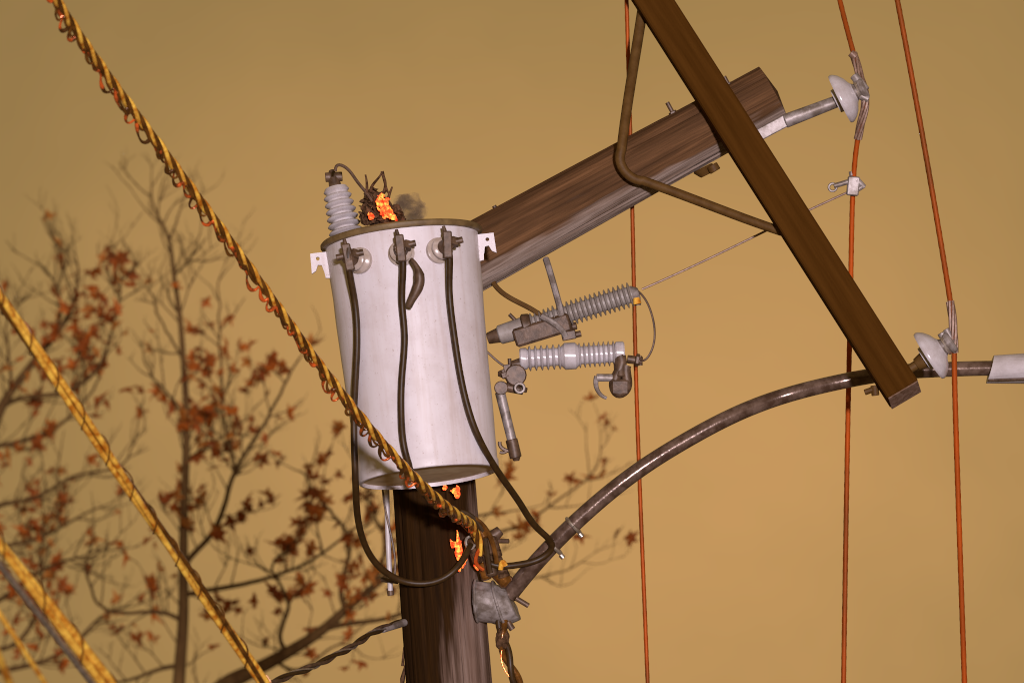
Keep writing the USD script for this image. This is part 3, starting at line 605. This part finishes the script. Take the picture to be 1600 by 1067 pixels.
def tongue(base, tip, r, seed, z):
    """a ragged flame tongue from base to tip (picture positions)"""
    p0, p1 = q(*base, z), q(*tip, z + 0.01); n = 22; s = np.linspace(0, 1, n)
    rr = px(r) * np.sin(np.pi * np.clip(s * 0.88 + 0.12, 0, 1)) ** 0.8 * (1 - 0.35 * s)
    side = unit(np.cross(p1 - p0, [0, 0, 1.0]))
    wob = (meshkit.noise(np.stack([s * 4, s * 0 + seed, s * 0], -1), seed) - 0.5) * px(r) * 1.4 * s
    rr = np.maximum(rr * (0.65 + 0.7 * meshkit.noise(np.stack([s * 7, s * 0 + 3 * seed, s * 0], -1), seed + 2)), px(0.4))
    p = p0 + (p1 - p0) * s[:, None] + side * wob[:, None]
    v, f = tube(p, rr, 12)
    v = v + (meshkit.noise(v * 110 + seed * 11, seed)[:, None] - 0.5) * px(3.0) * np.array([1, 1, 0.4])
    return v, f
fires = [('orange flame burning on the transformer lid among the charred debris', TZ + 0.03, 'flame', [((603, 341), (590, 322), 6), ((612, 341), (601, 320), 7), ((617, 341), (608, 328), 5), ((605, 330), (596, 308), 7), ((597, 324), (590, 306), 6), ((594, 322), (589, 312), 5), ((600, 313), (608, 310), 3.5), ((611, 340), (622, 342), 4), ((596, 309), (597, 303), 4)]),
         ('small flame at the foot of the white ribbed bushing', TZ + 0.03, 'flame', [((583, 342), (576, 332), 4.5), ((582, 340), (579, 334), 3.5)]),
         ('flame licking out just under the transformer bottom on the pole', 0.17, 'flame', [((716, 776), (706, 764), 5), ((714, 777), (716, 758), 6), ((710, 772), (712, 760), 4), ((695, 765), (694, 756), 3.5)]),
         ('tall narrow flame on the pole front below the twisted cable', 0.16, 'flame', [((716, 875), (714, 828), 5), ((713, 855), (703, 842), 5), ((718, 868), (717, 845), 5)]),
         ('glowing embers at the end of the black cable on the pole', 0.17, 'flame', [((725, 882), (728, 870), 3.6), ((727, 871), (725, 862), 3.2), ((718, 892), (716, 886), 3.8), ((724, 886), (721, 879), 2.6)]),
         ('red embers between the splices and the lamp bracket', 0.16, 'ember', [((748, 890), (740, 876), 4.2), ((752, 868), (752, 862), 3.2)])]
for k, (lab, z, m, ts) in enumerate(fires):
    fl = Thing('flame', lab, 'flame', base=w(q(*ts[0][0], z)))
    for j, (a, b, r) in enumerate(ts):
        fl.part('tongue', tongue(a, b, r, 3 + 5 * k + j, z + 0.004 * j), m, smooth=True)

# ------------------------------------------------------------------ street lamp: bracket, arm, head
lamp = Thing('street_lamp', 'curved dark lamp arm rising right from the pole to a pale lamp head', 'street lamp', base=w(q(755, 940, 0.10)))
apts = [q(795, 930, 0.12), q(825, 893, 0.14), q(868, 846, 0.16), q(930, 788, 0.17), q(1000, 733, 0.17), q(1070, 689, 0.15), q(1150, 647, 0.12), q(1230, 617, 0.08), q(1310, 597, 0.10), q(1400, 582, 0.08), q(1480, 577, 0.06), q(1560, 575, 0.04), q(1640, 576, 0.02)]
lamp.part('arm', tube(spl(apts, 160), np.interp(np.linspace(0, 1, 160), [0, 0.3, 1], [px(13.5), px(12.5), px(11.5)]), 24), 'arm')
def ring(c, ax_, r1, n=20): 
    m = frame(c, ax_, (0, 0, 1)); return [(m @ np.r_[r1 * math.cos(a), r1 * math.sin(a), 0, 1])[:3] for a in np.linspace(0, 2 * np.pi, n, endpoint=False)]
d1 = unit(q(812, 940, 0) - q(752, 940, 0))
hull = trimesh.convex.convex_hull(np.array(ring(q(742, 938, 0.11), unit((1, 0.06, 0.1)), px(31)) + ring(q(780, 944, 0.12), unit((0.94, 0.30, 0.1)), px(36)) + ring(q(802, 943, 0.12), unit((0.9, 0.42, 0.1)), px(27))))
hv = hull.subdivide_to_size(0.014); vv = hv.vertices + (meshkit.fbm(hv.vertices * 30 + 20, 2, 5)[:, None] - 0.5) * 0.008 * np.array([0.6, 1, 1])
lamp.part('bracket', (vv, hv.faces), 'galv', smooth=60)
lamp.part('bracket_band', join([tube(ring(q(745, 938, 0.11), unit((1, 0.06, 0.1)), px(33), 30) + ring(q(745, 938, 0.11), unit((1, 0.06, 0.1)), px(33), 30)[:1], px(2), 8), tube(ring(q(781, 944, 0.12), unit((0.94, 0.3, 0.1)), px(37.5), 30) + ring(q(781, 944, 0.12), unit((0.94, 0.3, 0.1)), px(37.5), 30)[:1], px(2.2), 8)]), 'galv')
lamp.part('clamp_bolt', cyl(q(806, 934, 0.18), q(826, 946, 0.18), px(4)), 'iron')
lamp.part('clamp_bolt', cyl(q(793, 971, 0.16), q(801, 983, 0.16), px(5)), 'iron')
for (a, b) in (((889, 812), (903, 830)), ((857, 846), (876, 862))):
    c = q((a[0] + b[0]) / 2, (a[1] + b[1]) / 2, 0.165); dr = unit(q(930, 788, 0.17) - q(868, 846, 0.16))
    lamp.part('arm_strap', join([tube(ring(c, dr, px(15)) + ring(c, dr, px(15))[:1], px(3), 8), cyl(c + np.array([px(9), -px(12), 0.01]), c + np.array([px(14), -px(17), 0.01]), px(4))]), 'bare')
# lamp head: a long tapering shell, slanted at its neck
def sect(x, yc, hw, hh, z): return [q(x + (4 if k < 0 else -4) * 0, yc, z) + np.array([0, hh * math.sin(a), hw * math.cos(a)]) for k, a in enumerate(np.linspace(0, 2 * np.pi, 24, endpoint=False))]
hp = []
for x, yc, hh, hw in ((1547, 577, 22, 24), (1600, 575, 23, 40), (1690, 574, 26, 62), (1790, 578, 20, 58), (1840, 582, 9, 34)):
    for a in np.linspace(0, 2 * np.pi, 24, endpoint=False):
        c = q(x - 6 * math.sin(a) * -1 * (x < 1560), yc, 0.045)
        hp.append(c + np.array([0, px(hh) * math.sin(a), px(hw) * math.cos(a)]))
shell = trimesh.convex.convex_hull(np.array(hp)).subdivide_to_size(0.03)
lamp.part('head_shell', shell, 'lamp_shell', smooth=35)
lamp.part('lens', at(frame(q(1710, 598, 0.045), (0, -1, 0), (1, 0, 0)), trimesh.convex.convex_hull(np.vstack([np.array([(px(95) * math.cos(a), px(46) * math.sin(a), 0) for a in np.linspace(0, 6.28, 24)]), np.array([(px(60) * math.cos(a), px(28) * math.sin(a), px(18)) for a in np.linspace(0, 6.28, 24)])]))), 'lens')
lamp.part('door_seam', tube([q(1545, 594, 0.09), q(1600, 592, 0.125), q(1690, 592, 0.175)], px(2), 6), 'iron')

# ------------------------------------------------------------------ twisted service cables coming towards the viewer
def helix(path, rad, pitch, phase, n, off=None):
    p = spl(path, n); t, A, B = rmf(p)
    s = np.r_[0, np.cumsum(np.linalg.norm(np.diff(p, axis=0), axis=1))]
    ph = 2 * np.pi * s / pitch + phase
    o = p + rad * (np.cos(ph)[:, None] * A + np.sin(ph)[:, None] * B)
    return o if off is None else o + off * (0.5 + 0.5 * np.sin(ph * 1.0 + 1.0))[:, None]
def loops(path, rad, pitch, phase, n, seed):
    """a slack wire wound round a cable, sagging in uneven loops"""
    p = spl(path, n); t, A, B = rmf(p)
    s = np.r_[0, np.cumsum(np.linalg.norm(np.diff(p, axis=0), axis=1))]
    k = meshkit.noise(np.stack([s * 4, s * 0 + seed, s * 0], -1), seed)
    ph = 2 * np.pi * (s + 0.05 * k) / pitch + phase
    k2 = meshkit.noise(np.stack([s * 9, s * 0 + seed, s * 0 + 3], -1), seed + 1)
    o = p + rad * (np.cos(ph)[:, None] * A + np.sin(ph)[:, None] * B)
    low = 0.5 + 0.5 * np.sin(ph + 2.2)
    return o - RSAG * (low * (0.35 + 1.0 * k2))[:, None] * np.clip((s[-1] - s) / 0.6, 0.15, 1)[:, None]
RSAG = np.array([0.013, 0.009, 0.0])
KA = [q(20, -130, 3.3), q(88, 0, 3.0), q(190, 148, 2.6), q(300, 296, 2.25), q(410, 446, 1.9), q(520, 596, 1.5), q(620, 716, 1.15), q(690, 784, 0.78), q(728, 812, 0.45), q(745, 838, 0.24), q(752, 865, 0.20)]
sa = Thing('service_cable', 'twisted amber and brown service cable with dripping loops crossing in front of the transformer', 'cable', base=w(KA[4]))
sa.part('insulated_strand', tube(helix(KA, 0.0085, 0.205, 0.0, 900), 0.0066, 10), 'amber_lit')  # amber strands paint the lit arcs of the twist
sa.part('insulated_strand', tube(helix(KA, 0.0085, 0.205, math.pi, 900), 0.0060, 10), 'amber_lit')
sa.part('insulated_strand', tube(helix(KA, 0.0050, 0.205, math.pi * 0.5, 900), 0.0074, 10), 'brownjacket')
sa.part('insulated_strand', tube(helix(KA, 0.0050, 0.205, math.pi * 1.5, 900), 0.0074, 10), 'brownjacket')
def scallops(path, step, amp, seed, rmin, rmax):
    """a slack wire hung along the cable in round uneven loops"""
    r = random.Random(seed); p = spl(path, 1200)
    s_ = np.r_[0, np.cumsum(np.linalg.norm(np.diff(p, axis=0), axis=1))]
    pts, rad, u = [], [], 0.0
    at_ = lambda x: np.array([np.interp(x, s_, p[:, i]) for i in range(3)])
    while u < s_[-1] - 0.12:
        d = step * r.uniform(.6, 1.45); a_ = amp * r.uniform(.3, 1.3) * min(1, (s_[-1] - u) / 0.9 + .25); dz = r.uniform(-.004, .012)
        side = np.array([-0.80, -0.60, 0]); zz = np.array([0, 0, 1.0])
        for f_, l_, rr in ((0.0, 0.25, 1), (0.18, 0.35, .8), (0.42, 0.72, .3), (0.72, 1.0, .1), (0.95, 0.92, .25), (1.02, 0.60, .6)):
            pts.append(at_(u + d * f_) + side * (a_ * l_ + 0.004) + zz * (0.008 + dz)); rad.append(rmin + (rmax - rmin) * rr)
        u += d
    n = len(pts) * 4
    return tube(spl(pts, n), np.interp(np.linspace(0, 1, n), np.linspace(0, 1, len(rad)), rad), 8)
sa.part('lashing_wire', scallops(KA, 0.070, 0.024, 5, 0.0024, 0.0066), 'slackwire', label='slack brown wire with painted red glints hanging in loops along the cable')
sa.part('lashing_wire', scallops(KA, 0.066, 0.018, 8, 0.0028, 0.0050), 'brownjacket')
KB = [q(-170, 200, 4.2), q(0, 466, 3.9), q(120, 640, 3.6), q(250, 830, 3.2), q(340, 960, 2.9), q(412, 1067, 2.7), q(560, 1290, 2.2)]
sb = Thing('service_cable', 'thick golden twisted cable slanting across the left side in front of the trees', 'cable', base=w(KB[3]))
for k in range(3):
    sb.part('strand', tube(helix(KB, 0.0105, 2.3, 0.6 + k * 2.094, 420), (0.0082, 0.0082, 0.0065)[k], 10), ('amber_lit', 'amber_lit', 'brownjacket')[k])
sb.part('lashing_wire', tube(helix(KB, 0.0190, 0.16, 0.4, 1400), 0.0022, 6), 'brownjacket')
KC = [q(-180, 590, 5.1), q(0, 850, 4.8), q(90, 965, 4.6), q(168, 1067, 4.4), q(330, 1280, 4.0)]
sc_ = Thing('service_cable', 'thickest golden cable with a grey strand along it, low in the left corner', 'cable', base=w(KC[2]))
for k in range(2):
    sc_.part('strand', tube(helix(KC, 0.0110, 3.2, 0.5 + k * math.pi, 300), 0.0106, 10), 'amber_lit')
sc_.part('messenger_wire', tube(np.array(spl([p + np.array([-0.024, -0.018, 0.01]) for p in KC], 200)), 0.0085, 9), 'bare', label='pale grey bare strand')
sc_.part('lashing_wire', tube(helix(KC, 0.0215, 0.21, 0.0, 900), 0.0022, 6), 'brownjacket')
KD = [q(-110, 790, 6.2), q(0, 960, 5.9), q(40, 1020, 5.8), q(70, 1067, 5.7), q(200, 1270, 5.4)]
sd = Thing('drop_wire', 'thin golden wire below the thickest cable in the left corner', 'wire', base=w(KD[2]))
sd.part('strand', tube(spl(KD, 80), 0.0062, 8), 'amber_lit')
KE = [q(-80, 890, 6.4), q(0, 1030, 6.2), q(14, 1064, 6.1), q(90, 1230, 5.9)]
se = Thing('drop_wire', 'short stretch of golden wire at the very bottom left corner', 'wire', base=w(KE[1]))
se.part('strand', tube(spl(KE, 60), 0.0095, 8), 'amber_lit')
KF = [q(630, 972, 0.12), q(600, 980, 0.25), q(560, 1003, 0.5), q(505, 1033, 0.8), q(440, 1060, 1.1), q(330, 1100, 1.7), q(180, 1150, 2.6)]
sf_ = Thing('service_cable', 'dark twisted cable leaving the pole low on its left side', 'cable', base=w(KF[0]))
sf_.part('strand', tube(helix(KF, 0.0060, 0.34, 0, 200), 0.0062, 9), 'rubber')
sf_.part('strand', tube(helix(KF, 0.0060, 0.34, math.pi, 200), 0.0058, 9), 'iron')
sf_.part('strand', tube(helix(KF, 0.0085, 0.34, 1.4, 200), 0.0030, 8), 'bare')
sf_.part('dead_end_clamp', cyl(q(598, 984, 0.26), q(632, 972, 0.13), 0.009, 0.012), 'galv')
KG = [q(784, 968, 0.16), q(786, 1000, 0.17), q(794, 1030, 0.17), q(808, 1067, 0.17), q(822, 1130, 0.17), q(815, 1250, 0.16)]
sg = Thing('hanging_cable', 'burnt brown twisted cable hanging below the lamp bracket', 'cable', base=w(KG[0]))
sg.part('strand', tube(helix(KG, 0.010, 0.20, 0, 140), 0.0105, 9), 'rubber')
sg.part('strand', tube(helix(KG, 0.010, 0.20, math.pi, 140), 0.0105, 9), 'brownjacket')
sg.part('sheath_end', blob(q(785, 998, 0.17), px(1), 4, 0.3, 2, 3, (11, 17, 11)), 'char_shade')
sg.part('loose_wire', tube(spl([q(784, 1015, 0.18), q(786, 1040, 0.18), q(796, 1056, 0.18)], 16), px(1.4), 6), 'redwire')

# splices where the cables meet the pole
sp = Thing('splice_bundle', 'tangle of dark splices and taped wires at the right edge of the pole', 'splices', base=w(q(760, 860, 0.1)))
for a, b, r, z, m in (((742, 812), (758, 842), 9, .20, 'brownjacket'), ((756, 830), (764, 868), 9, .19, 'iron'), ((768, 838), (776, 872), 10, .16, 'char_shade'), ((774, 868), (788, 905), 11, .16, 'char_shade'), ((760, 862), (770, 900), 10, .18, 'iron'), ((772, 892), (795, 912), 12, .16, 'brownjacket'), ((734, 842), (748, 880), 9, .18, 'char_shade'), ((752, 880), (762, 905), 9, .17, 'brownjacket')):
    sp.part('splice', cyl(q(*a, z), q(*b, z + .01), px(r * .8), px(r), c=0.4), m)
for pts, r, m in (([(720, 800), (742, 812), (756, 838), (762, 870), (766, 895)], 4.5, 'rubber'), ([(728, 806), (752, 818), (770, 850), (776, 880)], 4, 'brownjacket'), ([(736, 838), (728, 845), (732, 856), (742, 850)], 2.4, 'bare'), ([(746, 832), (752, 850), (744, 870), (756, 890)], 3, 'redwire'), ([(790, 884), (786, 878), (782, 890)], 4, 'amber_lit')):
    p = spl([q(a, b, 0.215) for a, b in pts], 30)
    sp.part('wire_tail', tube(p, px(r), 8), m)
sp.part('stub_bolt', join([cyl(q(770, 845, 0.12), q(795, 845, 0.14), px(3.6)), cyl(q(770, 838, 0.13), q(782, 828, 0.13), px(10), px(8))]), 'iron')

# ------------------------------------------------------------------ trees
def leaf_mesh(c, size, r):
    """a lobed dry leaf, folded and curled"""
    k = 11; a = np.linspace(-2.75, 2.75, k)
    rad = size * np.array([0.40, 0.55, 0.32, 0.72, 0.42, 1.0, 0.42, 0.72, 0.32, 0.55, 0.40]) * np.array([r.uniform(.8, 1.2) for _ in range(k)])
    v = np.stack([np.sin(a) * rad, np.cos(a) * rad, -0.45 * np.abs(np.sin(a) * rad) - 0.6 * rad ** 2 / size * r.uniform(-.6, 1)], -1)
    v = v * np.array([r.uniform(.45, 1.05), 1, r.uniform(.6, 2.2)])
    v = np.vstack([[0, -0.05 * size, 0], v, [0.01 * size, -0.8 * size, 0.05 * size], [-0.01 * size, -0.8 * size, 0.05 * size]])
    f = [(0, i + 1, i + 2) for i in range(k - 1)] + [(0, k + 1, k + 2)]
    m = trimesh.transformations.random_rotation_matrix(np.array([r.random() for _ in range(3)]))[:3, :3]
    d = np.array([r.gauss(0, .5), -1 + r.gauss(0, .5), r.gauss(0, .5)])
    return v @ m.T + c, np.array(f)

class Tree:
    def __init__(self, label, seed, z0, trunk_px, trunk_r, clusters, nleaf):
        self.r = random.Random(seed); self.z0 = z0; self.clusters = clusters; self.nleaf = nleaf
        p = [q(x, y, z0) for x, y in trunk_px]
        base = w(p[0]); foot = np.array([base[0] + 0.1, base[1], -0.15])
        self.t = Thing('tree', label, 'tree', base=foot)
        low = [base + (foot - base) * s + np.array([0.05 * math.sin(s * 5), 0, 0]) for s in np.linspace(1, 0.12, 7)]
        inv = np.linalg.inv(CW); lowc = [(inv @ np.r_[x, 1])[:3] for x in low]
        rr = [trunk_r[0] * (1 + 1.3 * s) for s in np.linspace(1, 0.12, 7)] + list(trunk_r)
        pts = lowc + p
        s = spl(pts, 160); rad = np.interp(np.linspace(0, 1, 160), np.r_[0, np.cumsum(np.linalg.norm(np.diff(np.array(pts), axis=0), axis=1))] / np.sum(np.linalg.norm(np.diff(np.array(pts), axis=0), axis=1)), [px(x, z0) for x in rr])
        s[20:] += (meshkit.noise(np.stack([np.arange(140) / 9, np.full(140, seed), np.zeros(140)], -1), seed)[:, None] - .5) * px(5, z0) * np.array([1, 0, 1])
        self.t.part('trunk', tube(s, rad, 12), 'bark')
        self.paths = [(s[110:], rad[110:])]
        self.tips = []
    def limb(self, pts, ra, rb, dz=0.0, twigs=True):
        n = 14 + len(pts) * 7
        z = np.linspace(0, dz, len(pts))
        p = spl([q(x, y, self.z0 + zz) for (x, y), zz in zip(pts, z)], n)
        j = (meshkit.noise(np.stack([np.arange(n) / 3.0, np.full(n, ra * 13.1 + pts[0][0]), np.zeros(n)], -1), 4) - .5) * px(7, self.z0)
        p = p + j[:, None] * np.array([1, 0.8, 1]) * np.linspace(0, 1, n)[:, None]
        rad = np.linspace(px(ra, self.z0), px(rb, self.z0), n)
        self.t.part('limb', tube(p, rad, 8), 'bark')
        self.paths.append((p, rad))
    def grow(self, p, d, L, r, depth, out):
        n = 6; pts = [p]; cur = np.array(d, float)
        for i in range(n):
            cur = unit(cur + np.array([self.r.gauss(0, .12), self.r.gauss(0.06, .10), self.r.gauss(0, .14)]))
            pts.append(pts[-1] + cur * L / n)
        out.append(tube(pts, np.linspace(r, r * 0.4, n + 1), 4, cap=False))
        self.tips.append(pts[-1]); self.tips.append(pts[3])
        if depth > 0:
            for k in range(self.r.choice([1, 2, 2, 3])):
                i = self.r.randint(2, n); dd = unit(pts[i] - pts[i - 1])
                dd = unit(dd + np.array([self.r.choice([-1, 1]) * self.r.uniform(.4, .9), self.r.uniform(-.1, .6), self.r.gauss(0, .5)]))
                self.grow(pts[i], dd, L * self.r.uniform(.45, .75), r * .62, depth - 1, out)
    def finish(self, density, Lpx=(34, 92), rpx=1.35, lsize=(15, 25)):
        out = []
        for p, rad in self.paths:
            Ls = np.linalg.norm(np.diff(p, axis=0), axis=1).sum(); n = max(2, int(Ls / px(density, self.z0)))
            for k in range(n):
                i = self.r.randint(1, len(p) - 1); t = unit(p[i] - p[i - 1])
                side = unit(np.cross(t, [0, 0, 1.0]) if abs(t[2]) < .9 else np.array([1.0, 0, 0])) * self.r.choice([-1, 1])
                d = unit(t * self.r.uniform(.3, 1) + side * self.r.uniform(.5, 1.1) + np.array([0, self.r.uniform(0, .7), self.r.gauss(0, .5)]))
                self.grow(p[i], d, px(self.r.uniform(*Lpx), self.z0), min(px(rpx, self.z0), rad[i] * .8), 2, out)
            self.grow(p[-1], unit(p[-1] - p[-2]), px(60, self.z0), rad[-1] * .8, 1, out)
        crown = self.t.part('twigs', join(out), 'bark', smooth=True, kind='stuff')
        # leaves hang on twig tips, thick where the clusters are
        W = []
        for p in self.tips:
            x = 800 + p[0] / (K * (D0 - p[2])); y = 533.5 - p[1] / (K * (D0 - p[2]))
            W.append(sum(a * math.exp(-(((x - cx) / sx) ** 2 + ((y - cy) / sy) ** 2)) for cx, cy, sx, sy, a in self.clusters) + 0.03)
        cum = np.cumsum(W)
        for k in range(self.nleaf):
            i = int(np.searchsorted(cum, self.r.random() * cum[-1]))
            c = self.tips[i] + np.array([self.r.gauss(0, 1), self.r.gauss(0, 1), self.r.gauss(0, 1)]) * px(3, self.z0)
            self.t.part('leaf', leaf_mesh(c, px(self.r.uniform(*lsize), self.z0), self.r), 'leaf%d' % self.r.choice([0, 0, 1, 1, 2]), smooth=False, parent=crown)

t1 = Tree('nearly bare tree with rusty leaves whose straight trunk rises between the golden cables', 11, -12.0,
          [(277, 1150), (278, 1067), (285, 960), (285, 870), (288, 750), (289, 640), (285, 560), (280, 490), (270, 420), (262, 370), (243, 330), (237, 292)],
          [12, 10, 8.5, 7.5, 6.2, 5.4, 4.6, 4, 3.4, 2.8, 2, 1.2], [(300, 640, 70, 90, .5), (430, 600, 110, 120, .55), (480, 800, 90, 90, .5), (380, 860, 120, 100, .5), (200, 700, 90, 120, .7), (300, 960, 150, 80, .35)], 250)
t1.limb([(287, 890), (305, 862), (330, 835), (350, 790), (368, 735), (395, 690), (425, 640), (445, 600), (468, 560)], 5, 1.6, 0.8)
t1.limb([(366, 735), (360, 700), (350, 655), (347, 600), (344, 540), (343, 490), (341, 440)], 3, 1.2, -0.5)
t1.limb([(287, 650), (262, 615), (236, 585), (222, 560)], 2.6, 1.2, 0.3)
t1.limb([(285, 930), (335, 920), (380, 912), (420, 902), (455, 890), (490, 873), (525, 848), (558, 822)], 4.4, 1.6, 1.0)
t1.limb([(281, 968), (235, 955), (195, 957), (165, 950), (145, 928), (136, 890), (145, 850)], 3.8, 1.4, 0.6)
t1.limb([(288, 720), (320, 700), (352, 680), (385, 655)], 2.4, 1.2, -0.6)
t1.limb([(264, 376), (276, 345), (284, 318)], 2, 1, 0)
t1.limb([(272, 430), (298, 400), (310, 365)], 2, 1, 0.2)
t1.limb([(284, 560), (262, 520), (238, 470), (236, 440)], 2.2, 1, -0.3)
t1.limb([(279, 1040), (240, 1048), (200, 1062), (150, 1060)], 4, 1.5, -0.4)
t1.finish(30)
t2 = Tree('spreading tree whose thick low limb reaches right behind the pole and the transformer', 23, -11.0,
          [(300, 1160), (345, 1075), (400, 1045), (450, 1018), (500, 985), (540, 950), (575, 922), (612, 892), (660, 850), (720, 815), (790, 800)],
          [17, 14, 11, 9.5, 8, 7, 6, 4.8, 3.6, 2.6, 1.7], [(560, 880, 90, 90, .45), (520, 760, 70, 70, .5), (850, 790, 70, 60, .9), (935, 710, 30, 50, .7), (420, 930, 90, 60, .4)], 135)
t2.limb([(500, 985), (545, 974), (590, 968), (640, 956), (700, 945)], 5, 2, 0.3)
t2.limb([(540, 950), (535, 905), (545, 865), (540, 830), (515, 798), (490, 765), (470, 735)], 4.4, 1.6, -0.4)
t2.limb([(560, 935), (590, 900), (600, 850), (585, 800), (575, 770)], 3.6, 1.4, 0.4)
t2.limb([(720, 815), (780, 830), (830, 810), (880, 775), (925, 740), (940, 695)], 3, 1.0, -0.3)
t2.limb([(700, 830), (760, 880), (820, 900), (870, 895), (905, 880)], 2.6, 0.9, 0.3)
t2.limb([(450, 1018), (440, 980), (450, 940), (430, 900), (445, 860)], 4, 1.5, 0.5)
t2.limb([(430, 1030), (480, 1040), (520, 1010), (560, 1015)], 3, 1.2, 0.2)
t2.finish(38)
t3 = Tree('dense leafy tree at the far left edge behind the golden cables', 37, -13.0,
          [(-60, 1150), (-55, 950), (-40, 800), (-20, 700), (0, 640), (35, 590), (75, 540), (105, 500), (120, 460), (124, 430), (120, 400)],
          [13, 11, 9.5, 8.5, 7.5, 6, 5, 4, 3, 2.2, 1.2], [(165, 470, 70, 75, 1.6), (90, 560, 90, 90, .5), (120, 640, 110, 70, .6), (60, 850, 100, 130, .7), (60, 980, 90, 80, .6)], 290)
t3.limb([(0, 640), (45, 620), (90, 615), (140, 590), (165, 550), (178, 500), (186, 465), (189, 430)], 4, 1.4, 0.6)
t3.limb([(-20, 700), (30, 690), (80, 672), (120, 640), (150, 600), (160, 560)], 4, 1.4, -0.5)
t3.limb([(-40, 800), (20, 785), (70, 770), (120, 742), (170, 735), (205, 700)], 4, 1.4, 0.4)
t3.limb([(-50, 880), (20, 850), (60, 840), (110, 815), (160, 790)], 4.5, 1.4, -0.3)
t3.limb([(75, 540), (95, 470), (88, 445), (74, 425), (62, 410)], 3, 1.1, 0.3)
t3.limb([(-55, 950), (10, 930), (50, 900), (90, 880), (130, 870)], 5, 1.5, 0.6)
t3.limb([(-55, 1000), (30, 1000), (60, 940), (64, 860), (70, 800)], 4.5, 1.5, -0.6)
t3.limb([(-50, 1060), (40, 1040), (110, 1010), (150, 970), (190, 950)], 5, 1.6, 0.2)
t3.limb([(0, 640), (15, 560), (10, 510), (22, 470)], 3, 1.2, -0.2)
t3.finish(22, lsize=(14, 25))
